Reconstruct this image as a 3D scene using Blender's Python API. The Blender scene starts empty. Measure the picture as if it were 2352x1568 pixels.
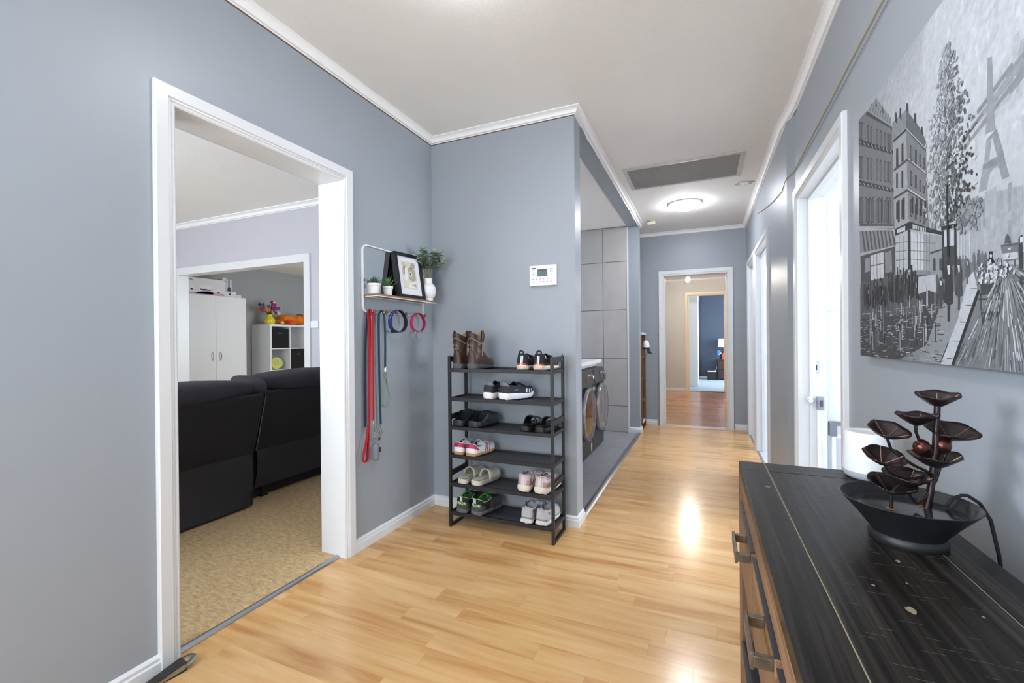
import bpy, bmesh, math, random
from mathutils import Vector, Matrix
random.seed(7)
sc = bpy.context.scene
C = sc.collection
# ------------------------------------------------------------------ camera
yaw, pit, rol = math.radians(-23.41), math.radians(-0.16), math.radians(-0.507)
fw = Vector((math.sin(yaw)*math.cos(pit), math.cos(yaw)*math.cos(pit), math.sin(pit)))
rt = Vector((math.cos(yaw), -math.sin(yaw), 0)); up = rt.cross(fw)
rt, up = rt*math.cos(rol)+up*math.sin(rol), -rt*math.sin(rol)+up*math.cos(rol)
cam = bpy.data.objects.new('camera', bpy.data.cameras.new('camera')); C.objects.link(cam)
cam.matrix_world = Matrix(((rt.x, up.x, -fw.x, 0), (rt.y, up.y, -fw.y, 0), (rt.z, up.z, -fw.z, 1.2), (0, 0, 0, 1)))
cam.data.sensor_width = 36; cam.data.lens = 36*1015.9/2352; cam.data.clip_start = 0.02
sc.camera = cam
# ------------------------------------------------------------------ world, daylight at the windows, one added fill light, exposure
w = bpy.data.worlds.new('sky'); sc.world = w; w.use_nodes = True
w.node_tree.nodes['Background'].inputs[0].default_value = (0.80, 0.88, 1.0, 1)
w.node_tree.nodes['Background'].inputs[1].default_value = 0.6
def area(name, loc, rot, sx, sy, power, col=(1, 1, 1)):
    l = bpy.data.lights.new(name, 'AREA'); l.shape = 'RECTANGLE'; l.size = sx; l.size_y = sy
    l.energy = power; l.color = col
    o = bpy.data.objects.new(name, l); C.objects.link(o); o.location = loc; o.rotation_euler = [math.radians(a) for a in rot]
    return o
DAY = (0.86, 0.94, 1.0)
area('daylight_entry_window', (-2.0, -0.75, 1.72), (90, 0, -90), 0.46, 0.75, 62, DAY)
area('added_fill_behind_camera', (-1.05, -1.72, 1.35), (90, 0, 0), 1.3, 1.9, 23, DAY)            # fill light added behind the camera to brighten the back wall, faces +Y            # left of and behind the camera, faces +X
area('daylight_living_window', (-4.2, -0.16, 1.45), (90, 0, 0), 3.2, 1.9, 34, DAY)
area('daylight_back_room_window', (-2.95, 5.4, 1.5), (90, 0, 90), 1.6, 1.4, 21, DAY)
area('daylight_right_room_window', (3.12, 2.7, 1.5), (90, 0, 90), 1.3, 1.5, 36, DAY)
area('daylight_bathroom_window', (2.62, 5.2, 1.6), (90, 0, 90), 1.4, 1.2, 40, DAY)
area('daylight_bedroom_window', (2.4, 13.0, 1.5), (90, 0, 90), 1.6, 1.4, 60, DAY)
vs = sc.view_settings
sc.display_settings.display_device = 'sRGB'
vs.view_transform = 'Standard'; vs.look = 'None'; vs.gamma = 1.0; vs.use_curve_mapping = False
vs.exposure = 1.42
# ------------------------------------------------------------------ materials
def lin(c):
    f = lambda v: (v/12.92 if v <= 0.04045 else ((v+0.055)/1.055)**2.4)
    return tuple(f(v/255.0) for v in c) + (1.0,)
MATS = {}
def mat(name, col, rough=0.5, metal=0.0, noise=None, bump=None, spec=None, emit=None, coat=0.0):
    """col sRGB 0-255. noise=(scale, amount) mottles the colour; bump=(scale, strength)."""
    if name in MATS: return MATS[name]
    m = bpy.data.materials.new(name); m.use_nodes = True; MATS[name] = m
    nt = m.node_tree; b = nt.nodes['Principled BSDF']
    b.inputs['Base Color'].default_value = lin(col); b.inputs['Roughness'].default_value = rough
    b.inputs['Metallic'].default_value = metal
    if spec is not None: b.inputs['Specular IOR Level'].default_value = spec
    if coat: b.inputs['Coat Weight'].default_value = coat; b.inputs['Coat Roughness'].default_value = 0.15
    if emit: b.inputs['Emission Color'].default_value = lin(emit[0]); b.inputs['Emission Strength'].default_value = emit[1]
    tc = nt.nodes.new('ShaderNodeTexCoord')
    if noise:
        n = nt.nodes.new('ShaderNodeTexNoise'); n.inputs['Scale'].default_value = noise[0]; n.inputs['Detail'].default_value = 5
        nt.links.new(tc.outputs['Object'], n.inputs['Vector'])
        r = nt.nodes.new('ShaderNodeMapRange'); r.inputs[1].default_value = 0.3; r.inputs[2].default_value = 0.7
        r.inputs[3].default_value = 1-noise[1]; r.inputs[4].default_value = 1+noise[1]
        nt.links.new(n.outputs['Fac'], r.inputs[0])
        mx = nt.nodes.new('ShaderNodeVectorMath'); mx.operation = 'SCALE'; mx.inputs[0].default_value = lin(col)[:3]
        nt.links.new(r.outputs[0], mx.inputs['Scale']); nt.links.new(mx.outputs[0], b.inputs['Base Color'])
    if bump:
        n = nt.nodes.new('ShaderNodeTexNoise'); n.inputs['Scale'].default_value = bump[0]; n.inputs['Detail'].default_value = 3
        nt.links.new(tc.outputs['Object'], n.inputs['Vector'])
        bp = nt.nodes.new('ShaderNodeBump'); bp.inputs['Strength'].default_value = bump[1]; bp.inputs['Distance'].default_value = 0.004
        nt.links.new(n.outputs['Fac'], bp.inputs['Height']); nt.links.new(bp.outputs[0], b.inputs['Normal'])
    return m
def wood(name, c0, c1, c2, axis=0, rough=0.3, fine=14.0, bump=0.15, vary=0.16, coat=0.0, stretch=1.3, spec=0.5):
    """grain along an axis; every object gets its own shift and tint"""
    if name in MATS: return MATS[name]
    m = bpy.data.materials.new(name); m.use_nodes = True; MATS[name] = m
    nt = m.node_tree; N = nt.nodes.new; b = nt.nodes['Principled BSDF']; b.inputs['Roughness'].default_value = rough; b.inputs['Specular IOR Level'].default_value = spec
    if coat: b.inputs['Coat Weight'].default_value = coat; b.inputs['Coat Roughness'].default_value = 0.12
    tc = N('ShaderNodeTexCoord'); oi = N('ShaderNodeObjectInfo')
    off = N('ShaderNodeVectorMath'); off.operation = 'SCALE'; off.inputs[0].default_value = (37.0, 23.0, 11.0)
    nt.links.new(oi.outputs['Random'], off.inputs['Scale'])
    ad = N('ShaderNodeVectorMath'); nt.links.new(tc.outputs['Object'], ad.inputs[0]); nt.links.new(off.outputs[0], ad.inputs[1])
    mp = N('ShaderNodeMapping'); s = [fine, fine, fine]; s[axis] = stretch; mp.inputs['Scale'].default_value = s
    nt.links.new(ad.outputs[0], mp.inputs[0])
    n1 = N('ShaderNodeTexNoise'); n1.inputs['Scale'].default_value = 1.0; n1.inputs['Detail'].default_value = 4; n1.inputs['Distortion'].default_value = 1.6
    nt.links.new(mp.outputs[0], n1.inputs['Vector'])
    mp2 = N('ShaderNodeMapping'); s2 = [fine*7, fine*7, fine*7]; s2[axis] = stretch*3; mp2.inputs['Scale'].default_value = s2
    nt.links.new(ad.outputs[0], mp2.inputs[0])
    n2 = N('ShaderNodeTexNoise'); n2.inputs['Scale'].default_value = 1.0; n2.inputs['Detail'].default_value = 3
    nt.links.new(mp2.outputs[0], n2.inputs['Vector'])
    mx = N('ShaderNodeMath'); mx.operation = 'MULTIPLY_ADD'; mx.inputs[1].default_value = 0.35
    nt.links.new(n2.outputs['Fac'], mx.inputs[0]); nt.links.new(n1.outputs['Fac'], mx.inputs[2])
    cr = N('ShaderNodeValToRGB'); e = cr.color_ramp.elements
    e[0].position = 0.42; e[0].color = lin(c0); e[1].position = 0.95; e[1].color = lin(c2)
    k = e.new(0.66); k.color = lin(c1)
    nt.links.new(mx.outputs[0], cr.inputs[0])
    mr = N('ShaderNodeMapRange'); mr.inputs[3].default_value = 1-vary; mr.inputs[4].default_value = 1+vary
    nt.links.new(oi.outputs['Random'], mr.inputs[0])
    sc_ = N('ShaderNodeVectorMath'); sc_.operation = 'SCALE'; nt.links.new(cr.outputs[0], sc_.inputs[0]); nt.links.new(mr.outputs[0], sc_.inputs['Scale'])
    nt.links.new(sc_.outputs[0], b.inputs['Base Color'])
    bp = N('ShaderNodeBump'); bp.inputs['Strength'].default_value = bump; bp.inputs['Distance'].default_value = 0.001
    nt.links.new(mx.outputs[0], bp.inputs['Height']); nt.links.new(bp.outputs[0], b.inputs['Normal'])
    return m
WALL = mat('blue_grey_wall_paint', (158, 165, 173), 0.42, noise=(1.2, 0.02), bump=(90, 0.05))
WALL_LIV = mat('lilac_grey_wall_paint', (196, 195, 203), 0.5, bump=(90, 0.05))
WALL_BACK = mat('mid_grey_wall_paint', (160, 162, 163), 0.5, bump=(90, 0.05))
WALL_WHITE = mat('pale_wall_paint', (222, 226, 234), 0.5, bump=(90, 0.05))
WALL_BEIGE = mat('beige_wall_paint', (206, 206, 204), 0.5, bump=(90, 0.05))
NAVY = mat('navy_wall_paint', (54, 66, 84), 0.5, bump=(90, 0.05))
CEIL = mat('textured_ceiling_paint', (246, 244, 240), 0.8, noise=(1.5, 0.02), bump=(260, 0.5))
TRIM = mat('white_gloss_trim', (226, 228, 230), 0.3, noise=(3, 0.02), bump=(25, 0.05))
TRIM_CREAM = mat('cream_gloss_trim', (236, 222, 196), 0.35)
CORNICE = mat('white_cornice_paint', (250, 250, 250), 0.6, bump=(30, 0.05))
RUST = mat('brown_cornice_gap', (112, 84, 66), 0.9)
BLACK = mat('black_powder_coat', (27, 28, 32), 0.42, bump=(200, 0.05))
CHROME = mat('polished_metal', (205, 205, 208), 0.18, metal=1.0)
STEEL = mat('brushed_aluminium', (172, 174, 178), 0.34, metal=1.0, bump=(120, 0.1))
WHITE = mat('white_plastic', (236, 237, 240), 0.35)
WHITEM = mat('white_melamine', (226, 226, 228), 0.4)
DARK = mat('dark_interior', (22, 21, 22), 0.8)
# ------------------------------------------------------------------ mesh helpers
class MB:
    def __init__(s): s.v = []; s.f = []; s.m = []
    def add(s, vs_, fs, mi=0):
        k = len(s.v); s.v += [tuple(p) for p in vs_]; s.f += [tuple(i+k for i in f) for f in fs]; s.m += [mi]*len(fs); return s
    def box(s, x0, x1, y0, y1, z0, z1, mi=0):
        x0, x1 = min(x0, x1), max(x0, x1); y0, y1 = min(y0, y1), max(y0, y1); z0, z1 = min(z0, z1), max(z0, z1)
        return s.add([(x0,y0,z0),(x1,y0,z0),(x1,y1,z0),(x0,y1,z0),(x0,y0,z1),(x1,y0,z1),(x1,y1,z1),(x0,y1,z1)],
              [(0,3,2,1),(4,5,6,7),(0,1,5,4),(1,2,6,5),(2,3,7,6),(3,0,4,7)], mi)
    def bar(s, a, b, wx, wy, mi=0):
        """rectangular bar from a to b"""
        a, b = Vector(a), Vector(b); d = (b-a).normalized(); u = Vector((0,0,1)) if abs(d.z) < 0.9 else Vector((1,0,0))
        p = d.cross(u).normalized()*wx/2; q = p.cross(d).normalized()*wy/2
        vs_ = [a-p-q, a+p-q, a+p+q, a-p+q, b-p-q, b+p-q, b+p+q, b-p+q]
        return s.add(vs_, [(0,1,2,3),(7,6,5,4),(0,4,5,1),(1,5,6,2),(2,6,7,3),(3,7,4,0)], mi)
    def grid(s, rows, mi=0, close_u=False, flip=False):
        """rows: list of equal-length point lists"""
        k = len(s.v); n = len(rows[0]); m = len(rows)
        for r in rows: s.v += [tuple(p) for p in r]
        for i in range(m-1):
            for j in range(n if close_u else n-1):
                a, b, c, d = k+i*n+j, k+i*n+(j+1) % n, k+(i+1)*n+(j+1) % n, k+(i+1)*n+j
                s.f.append((a, d, c, b) if flip else (a, b, c, d)); s.m.append(mi)
        return s
    def ngon(s, pts, mi=0):
        return s.add(pts, [tuple(range(len(pts)))], mi)
    def tube(s, path, r, n=8, mi=0, cap=True, flat=1.0):
        P = [Vector(p) for p in path]; rs = r if isinstance(r, (list, tuple)) else [r]*len(P)
        rows = []; prev = None
        for i, p in enumerate(P):
            t = (P[min(i+1, len(P)-1)]-P[max(i-1, 0)]).normalized()
            if prev is None:
                u = t.cross(Vector((0,0,1)));
                if u.length < 1e-3: u = t.cross(Vector((1,0,0)))
            else: u = prev - t*prev.dot(t)
            u.normalize(); prev = u; q = t.cross(u)
            rows.append([p+u*math.cos(2*math.pi*j/n)*rs[i]+q*math.sin(2*math.pi*j/n)*rs[i]*flat for j in range(n)])
        s.grid(rows, mi, True)
        if cap: s.ngon(list(reversed(rows[0])), mi); s.ngon(rows[-1], mi)
        return s
    def lathe(s, prof, n=24, c=(0,0,0), mi=0, ax='z', sx=1.0, sy=1.0):
        rows = []
        for r, h in prof:
            row = []
            for j in range(n):
                a = 2*math.pi*j/n; p, q = r*math.cos(a)*sx, r*math.sin(a)*sy
                row.append({'z': (c[0]+p, c[1]+q, c[2]+h), 'x': (c[0]+h, c[1]+p, c[2]+q), 'y': (c[0]+q, c[1]+h, c[2]+p)}[ax])
            rows.append(row)
        return s.grid(rows, mi, True)
    def cyl(s, c, r, h, n=20, mi=0, ax='z'):
        return s.lathe([(0.0001, 0), (r, 0), (r, h), (0.0001, h)], n, c, mi, ax)
    def ball(s, c, r, n=12, mi=0, sz=1.0):
        return s.lathe([(max(1e-4, r*math.sin(math.pi*i/8)), -r*sz*math.cos(math.pi*i/8)) for i in range(9)], n, c, mi)
    def prism(s, pts, axis, a, b, mi=0):
        """polygon pts (2D) extruded on axis from a to b. axis 'x': pts=(y,z); 'y': (x,z); 'z': (x,y)"""
        f = {'x': lambda p, t: (t, p[0], p[1]), 'y': lambda p, t: (p[0], t, p[1]), 'z': lambda p, t: (p[0], p[1], t)}[axis]
        n = len(pts); vs_ = [f(p, a) for p in pts]+[f(p, b) for p in pts]
        fs = [tuple(range(n-1, -1, -1)), tuple(range(n, 2*n))]+[(i, (i+1) % n, n+(i+1) % n, n+i) for i in range(n)]
        return s.add(vs_, fs, mi)
def obj(name, mb, mats, parent=None, world=True, smooth=False, bevel=0.0, solid=0.0, subd=0):
    if not isinstance(mats, (list, tuple)): mats = [mats]
    off = Vector((0, 0, 0))
    if parent is not None and world:
        p = parent
        while p is not None: off += Vector(p.location); p = p.parent
    me = bpy.data.meshes.new(name)
    me.from_pydata([tuple(Vector(v)-off) for v in mb.v] if off.length else mb.v, [], mb.f)
    for m in mats: me.materials.append(m)
    me.polygons.foreach_set('material_index', mb.m)
    bm = bmesh.new(); bm.from_mesh(me); bmesh.ops.remove_doubles(bm, verts=bm.verts, dist=1e-6)
    bmesh.ops.recalc_face_normals(bm, faces=bm.faces); bm.to_mesh(me); bm.free()
    if smooth:
        me.polygons.foreach_set('use_smooth', [True]*len(me.polygons))
        try: me.set_sharp_from_angle(angle=math.radians(smooth if smooth is not True else 40))
        except Exception: pass
    me.update()
    o = bpy.data.objects.new(name, me); C.objects.link(o)
    if parent is not None: o.parent = parent
    if solid: md = o.modifiers.new('thickness', 'SOLIDIFY'); md.thickness = solid; md.offset = 0
    if bevel:
        md = o.modifiers.new('bevel', 'BEVEL'); md.width = bevel; md.segments = 2; md.limit_method = 'ANGLE'; md.angle_limit = math.radians(40)
    if subd: md = o.modifiers.new('subdivision', 'SUBSURF'); md.levels = subd; md.render_levels = subd
    return o
def tag(o, label, cat, group=None):
    o['label'] = label; o['category'] = cat
    if group: o['group'] = group
    return o
def thing(name, label, cat, loc=(0,0,0), rz=0.0, group=None):
    o = bpy.data.objects.new(name, None); C.objects.link(o); o.location = loc; o.rotation_euler = (0, 0, rz); o.empty_display_size = 0.05
    return tag(o, label, cat, group)
def struct(name, mb, mats, **k):
    o = obj(name, mb, mats, **k)
    if o.parent is None: o['kind'] = 'structure'
    return o
def sempty(name, loc=(0,0,0)):
    o = bpy.data.objects.new(name, None); C.objects.link(o); o.location = loc; o['kind'] = 'structure'; o.empty_display_size = 0.05; return o
def lerp_tab(tab, t):
    if t <= tab[0][0]: return tab[0][1]
    for (a, x), (b, y) in zip(tab, tab[1:]):
        if t <= b: return x+(y-x)*(t-a)/(b-a)
    return tab[-1][1]
def sstep(a, b, t):
    t = max(0, min(1, (t-a)/(b-a))); return t*t*(3-2*t)
def sweep(mb, path, prof, z0=0.0, mi=0):
    """profile (d to the right of the path, dz) along an open XY polyline with mitred corners"""
    n = len(path); rows = []
    for i, p in enumerate(path):
        d0 = (Vector(path[i])-Vector(path[i-1])).normalized() if i else None
        d1 = (Vector(path[i+1])-Vector(path[i])).normalized() if i < n-1 else None
        n0 = Vector((d0.y, -d0.x)) if d0 else None; n1 = Vector((d1.y, -d1.x)) if d1 else None
        if n0 and n1: m = (n0+n1)/(1+n0.dot(n1))
        else: m = n0 or n1
        rows.append([(p[0]+m.x*d, p[1]+m.y*d, z0+h) for d, h in prof])
    mb.grid(rows, mi, True); mb.ngon(rows[0], mi); mb.ngon(list(reversed(rows[-1])), mi)
    return mb
# ================================================================== the setting
H = 2.68
# floors -----------------------------------------------------------
LAM = wood('honey_laminate', (184, 130, 78), (213, 167, 111), (227, 188, 136), axis=0, rough=0.20, fine=6.5, bump=0.03, vary=0.03, stretch=0.9)
FLOOR_BASE = mat('floor_underlay', (120, 84, 54), 0.6)
fl = struct('floor', MB().box(-2.02, 0.70, -1.72, 6.56, -0.04, -0.009), FLOOR_BASE)
pw = 0.0955; row = 0; random.seed(11)
rest = MB(); fronts = []
y = -1.70
while y < 6.50:
    y1 = min(y+pw-0.0004, 6.50)
    xa, xb = (-1.875, 0.55) if y < 2.76 else (-0.745, 0.52)
    x = xa - random.uniform(0, 1.0)
    while x < xb:
        L = random.choice((0.62, 0.8, 0.95, 1.1)); a, b = max(x, xa), min(x+L-0.0004, xb); x += L
        if b-a < 0.03: continue
        if y > 0.55: fronts.append((a, b, y, y1))
        else: rest.box(a, b, y, y1, -0.008, 0)
    y += pw
for a, b, ya, yb in fronts:
    cx, cy = (a+b)/2, (ya+yb)/2
    o = obj('plank', MB().box(a-cx, b-cx, ya-cy, yb-cy, -0.008, 0), LAM, fl, world=False)
    o.location = (cx, cy, 0)
o = obj('laminate_planks', rest, LAM, fl); o['kind'] = 'stuff'
# carpet in the living room: mottled pile
def carpet(name, c0, c1, scale):
    m = mat(name, c0, 0.95, bump=(420, 0.9), spec=0.1); nt = m.node_tree; b = nt.nodes['Principled BSDF']; N = nt.nodes.new
    tc = N('ShaderNodeTexCoord'); mix = None
    mp = N('ShaderNodeMapping'); mp.inputs['Scale'].default_value = (scale, scale*2.4, 1); mp.inputs['Rotation'].default_value = (0, 0, 0.35)
    nt.links.new(tc.outputs['Object'], mp.inputs[0])
    n = N('ShaderNodeTexNoise'); n.inputs['Scale'].default_value = 6; n.inputs['Detail'].default_value = 9; n.inputs['Roughness'].default_value = 0.75
    nt.links.new(mp.outputs[0], n.inputs[0])
    cr = N('ShaderNodeValToRGB'); e = cr.color_ramp.elements; e[0].position = 0.30; e[0].color = lin(c1); e[1].position = 0.6; e[1].color = lin(c0)
    nt.links.new(n.outputs['Fac'], cr.inputs[0]); nt.links.new(cr.outputs[0], b.inputs['Base Color'])
    return m
CARP = carpet('beige_carpet', (220, 192, 148), (170, 138, 96), 4.0)
mb = MB(); nx, ny = 90, 90
rows = [[(-7.0+5.13*i/nx, -0.04+3.48*j/ny, 0.008+0.002*random.random()) for i in range(nx+1)] for j in range(ny+1)]
mb.grid(rows); c = struct('floor_living_carpet', mb, CARP, smooth=180)
struct('floor_back_room', MB().box(-7.0, -3.0, 3.44, 7.0, -0.04, 0.004), CARP)
# grey floor tiles in the laundry: each tile is a piece
TILE = mat('grey_floor_tile', (146, 146, 150), 0.38, noise=(7, 0.10), bump=(60, 0.05))
GROUT = mat('grey_grout', (150, 150, 150), 0.9)
lf = struct('floor_laundry', MB().box(-1.85, -0.77, 2.88, 5.84, -0.04, -0.002), GROUT)
ys = [2.885, 3.14, 3.74, 4.37, 4.97, 5.57, 5.835]; xs = [-1.85, -1.37, -0.775]
for a, b in zip(ys, ys[1:]):
    for c_, d in zip(xs, xs[1:]):
        obj('tile', MB().box(c_+0.0012, d-0.0012, a+0.0012, b-0.0012, -0.012, 0.001), TILE, lf, bevel=0.0006)
LTILE = mat('pale_grey_room_floor', (196, 200, 206), 0.4, noise=(5, 0.04))
struct('floor_right_room', MB().box(0.68, 3.1, 1.2, 3.6, -0.04, 0.0), LTILE)
struct('floor_right_doorway', MB().box(0.55, 0.68, 2.27, 3.30, -0.04, 0.0), LTILE)
struct('floor_bathroom', MB().box(0.523, 2.6, 3.62, 6.62, -0.04, -0.0005), LTILE)
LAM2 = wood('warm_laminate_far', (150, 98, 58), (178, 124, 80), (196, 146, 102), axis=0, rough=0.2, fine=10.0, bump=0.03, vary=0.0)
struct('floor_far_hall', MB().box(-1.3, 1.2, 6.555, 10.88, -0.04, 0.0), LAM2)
struct('floor_bedroom_carpet', MB().box(-1.6, 2.4, 10.88, 14.5, -0.04, 0.0), mat('blue_grey_carpet', (150, 166, 178), 0.95, noise=(9, 0.12), bump=(300, 0.8)))
# ceilings ---------------------------------------------------------
struct('ceiling', MB().box(-2.0, 0.7, -1.72, 6.6, H, H+0.06), CEIL)
struct('ceiling_living', MB().box(-7.1, -1.99, -0.16, 3.5, H, H+0.06), CEIL)
struct('ceiling_back_room', MB().box(-7.1, -2.9, 3.5, 7.1, 2.45, 2.51), CEIL)
struct('ceiling_laundry', MB().box(-1.86, -0.88, 2.88, 5.84, 2.655, H-0.001), CEIL)
struct('ceiling_right_room', MB().box(0.7, 3.2, 1.1, 3.6, H, H+0.06), CEIL)
struct('ceiling_bathroom', MB().box(0.63, 2.7, 3.56, 6.62, H, H+0.06), CEIL)
struct('ceiling_far_hall', MB().box(-1.4, 1.3, 6.6, 10.9, 2.56, 2.62), CEIL)
struct('ceiling_bedroom', MB().box(-1.7, 2.5, 10.9, 14.6, 2.56, 2.62), CEIL)
# walls ------------------------------------------------------------
def wall_x(name, x0, x1, y0, y1, holes, m, top=H):
    """wall slab between x0..x1 along y with door holes (ya, yb, z)"""
    mb = MB(); y = y0
    for a, b, z in holes:
        mb.box(x0, x1, y, a, 0, top); mb.box(x0, x1, a, b, z, top); y = b
    mb.box(x0, x1, y, y1, 0, top); return struct(name, mb, m)
def wall_y(name, y0, y1, x0, x1, holes, m, top=H, base=0):
    mb = MB(); x = x0
    for h in holes:
        a, b, z = h[:3]; zb = h[3] if len(h) > 3 else None
        mb.box(x, a, y0, y1, base, top); mb.box(a, b, y0, y1, z, top)
        if zb: mb.box(a, b, y0, y1, base, zb)
        x = b
    mb.box(x, x1, y0, y1, base, top); return struct(name, mb, m)
wall_x('wall_left', -1.91, -1.83, -1.6, 2.90, [(-0.98, -0.52, 2.1), (1.01, 1.89, 2.11)], WALL)
wall_x('wall_left_living', -1.99, -1.91, -1.6, 3.58, [(-0.98, -0.52, 2.1), (1.01, 1.89, 2.11)], WALL_LIV)
struct('wall_entry_sill', MB().box(-1.99, -1.83, -0.98, -0.52, 0, 1.34), WALL)
struct('wall_back', MB().box(-1.83, -0.75, 2.76, 2.90, 0, H), WALL)
struct('wall_laundry_header', MB().box(-0.89, -0.75, 2.90, 5.82, 2.645, H), WALL)
struct('wall_laundry_back', MB().box(-1.91, -1.85, 2.90, 5.82, 0, H), WALL_WHITE)
struct('wall_laundry_end', MB().box(-1.85, -0.75, 5.82, 5.96, 0, H), WALL)
struct('wall_nook', MB().box(-1.26, -1.20, 5.96, 6.5, 0, H), WALL)
wall_y('wall_end', 6.50, 6.56, -1.26, 0.63, [(-0.52, 0.31, 2.09)], WALL)
wall_y('wall_end_far_side', 6.56, 6.62, -1.26, 1.2, [(-0.52, 0.31, 2.09)], WALL_BEIGE)
wall_x('wall_right', 0.55, 0.68, -1.6, 3.46, [(2.281, 3.272, 2.085)], WALL)
wall_x('wall_right_far', 0.52, 0.63, 3.46, 6.5, [(4.40, 5.35, 2.10), (5.51, 6.21, 2.10)], WALL)
struct('wall_right_joint', MB().prism([(0.5195, 3.462), (0.56, 3.462), (0.56, 3.34), (0.5495, 3.34)], 'z', 0.0, 2.66), WALL)
wall_y('wall_front', -1.72, -1.6, -1.99, 0.68, [(-1.7, -0.4, 2.3, 0.4)], WALL)  # the opening is added to let the fill light in
# living room shell
wall_y('wall_living_far', 3.44, 3.56, -7.0, -1.99, [(-6.07, -3.86, 2.07)], WALL_LIV)
wall_x('wall_living_side', -7.12, -7.0, -0.16, 3.56, [], WALL_LIV)
wall_y('wall_living_front', -0.16, -0.04, -7.0, -1.99, [(-5.8, -2.6, 2.4, 0.5)], WALL_LIV)
wall_x('wall_back_room', -7.07, -6.95, 3.56, 7.0, [], WALL_BACK)
wall_y('wall_back_room_end', 7.0, 7.1, -7.0, -2.9, [], WALL_BACK)
mb = MB(); mb.box(-3.0, -2.9, 3.56, 4.6, 0, H); mb.box(-3.0, -2.9, 6.2, 7.0, 0, H); mb.box(-3.0, -2.9, 4.6, 6.2, 0, .8); mb.box(-3.0, -2.9, 4.6, 6.2, 2.2, H)
struct('wall_back_room_side', mb, WALL_BACK)
# right room, bathroom, far hall, bedroom shells
struct('wall_right_room_far', MB().box(0.68, 3.1, 3.36, 3.44, 0, H), WALL_WHITE)
struct('wall_right_room_near', MB().box(0.68, 3.1, 1.2, 1.26, 0, H), WALL_WHITE)
mb = MB(); mb.box(3.0, 3.1, 1.26, 2.05, 0, H); mb.box(3.0, 3.1, 3.35, 3.36, 0, H); mb.box(3.0, 3.1, 2.05, 3.35, 0, .75); mb.box(3.0, 3.1, 2.05, 3.35, 2.25, H)
struct('wall_right_room_side', mb, WALL_WHITE)
mb = MB(); mb.box(2.5, 2.6, 3.56, 4.5, 0, H); mb.box(2.5, 2.6, 5.9, 6.62, 0, H); mb.box(2.5, 2.6, 4.5, 5.9, 0, 1.0); mb.box(2.5, 2.6, 4.5, 5.9, 2.2, H)
struct('wall_bathroom_side', mb, WALL_WHITE)
struct('wall_bathroom_near', MB().box(0.63, 2.5, 3.56, 3.62, 0, H), WALL_WHITE)
struct('wall_bathroom_far', MB().box(0.63, 2.6, 6.5, 6.56, 0, H), WALL_WHITE)
struct('wall_bathroom_partition', MB().box(0.63, 2.5, 5.40, 5.46, 0, H), WALL_WHITE)
struct('wall_far_hall_left', MB().box(-1.0, -0.90, 6.62, 10.86, 0, 2.6), WALL_BEIGE)
struct('wall_far_hall_right', MB().box(1.10, 1.2, 6.62, 10.86, 0, 2.6), WALL_BEIGE)
wall_y('wall_far_hall_end', 10.86, 10.92, -1.0, 1.2, [(-0.33, 0.45, 2.20)], WALL_BEIGE, top=2.6)
wall_y('wall_bedroom_near', 10.92, 10.98, -1.6, 2.4, [(-0.33, 0.45, 2.20)], WALL_WHITE, top=2.6)
struct('wall_bedroom_end', MB().box(-1.6, 2.4, 14.46, 14.55, 0, 2.6), NAVY)
struct('wall_bedroom_left', MB().box(-1.7, -1.6, 10.92, 14.5, 0, 2.6), WALL_WHITE)
mb = MB(); mb.box(2.3, 2.4, 10.92, 12.2, 0, 2.6); mb.box(2.3, 2.4, 13.8, 14.5, 0, 2.6); mb.box(2.3, 2.4, 12.2, 13.8, 0, .8); mb.box(2.3, 2.4, 12.2, 13.8, 2.2, 2.6)
struct('wall_bedroom_right', mb, WALL_WHITE)
# wall tiles in the laundry ------------------------------------------
WT = mat('grey_wall_tile', (192, 190, 188), 0.42, noise=(5, 0.06), bump=(40, 0.03))
tw = struct('wall_laundry_tiled', MB().box(-1.85, -0.897, 5.813, 5.82, 0, 2.652), mat('dark_tile_grout', (96, 94, 92), 0.9))
zs_ = [0.002, 0.338, 0.952, 1.58, 2.205, 2.652]; xs_ = [-1.85, -1.802, -1.206, -0.899]
for a, b in zip(zs_, zs_[1:]):
    for c_, d in zip(xs_, xs_[1:]):
        obj('tile', MB().box(c_+0.003, d-0.003, 5.806, 5.8135, a+0.003, b-0.003), WT, tw, bevel=0.001)
struct('trim_tile_edge', MB().box(-0.899, -0.880, 5.803, 5.822, 0.07, 2.645), TRIM)
# cornices -----------------------------------------------------------
COR = [(0, -0.001), (0.050, -0.001), (0.050, -0.008), (0.041, -0.010), (0.033, -0.015), (0.026, -0.022), (0.021, -0.030), (0.020, -0.036), (0.006, -0.038), (0.006, -0.042), (0, -0.042)]
hallpath = [(-1.83, -1.6), (-1.83, 2.76), (-0.75, 2.76), (-0.75, 5.96), (-1.2, 5.96), (-1.2, 6.5), (0.52, 6.5), (0.52, 3.6), (0.55, 3.25), (0.55, -1.6)]
struct('trim_1', sweep(MB(), hallpath, COR, H), CORNICE, smooth=50)
struct('trim_2', sweep(MB(), hallpath[:3], [(0, -0.0425), (0.004, -0.0425), (0.0015, -0.0465), (0, -0.0465)], H), RUST)
struct('trim_3', sweep(MB(), [(-7.0, -0.04), (-7.0, 3.44), (-1.99, 3.44), (-1.99, -0.04)], [(d*1.2, z*1.35) for d, z in COR], H), CORNICE, smooth=50)
struct('trim_4', sweep(MB(), [(-0.90, 10.86), (1.10, 10.86)], [(0, 0), (0.035, 0), (0.0, -0.035)], 2.56), CORNICE)
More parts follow.
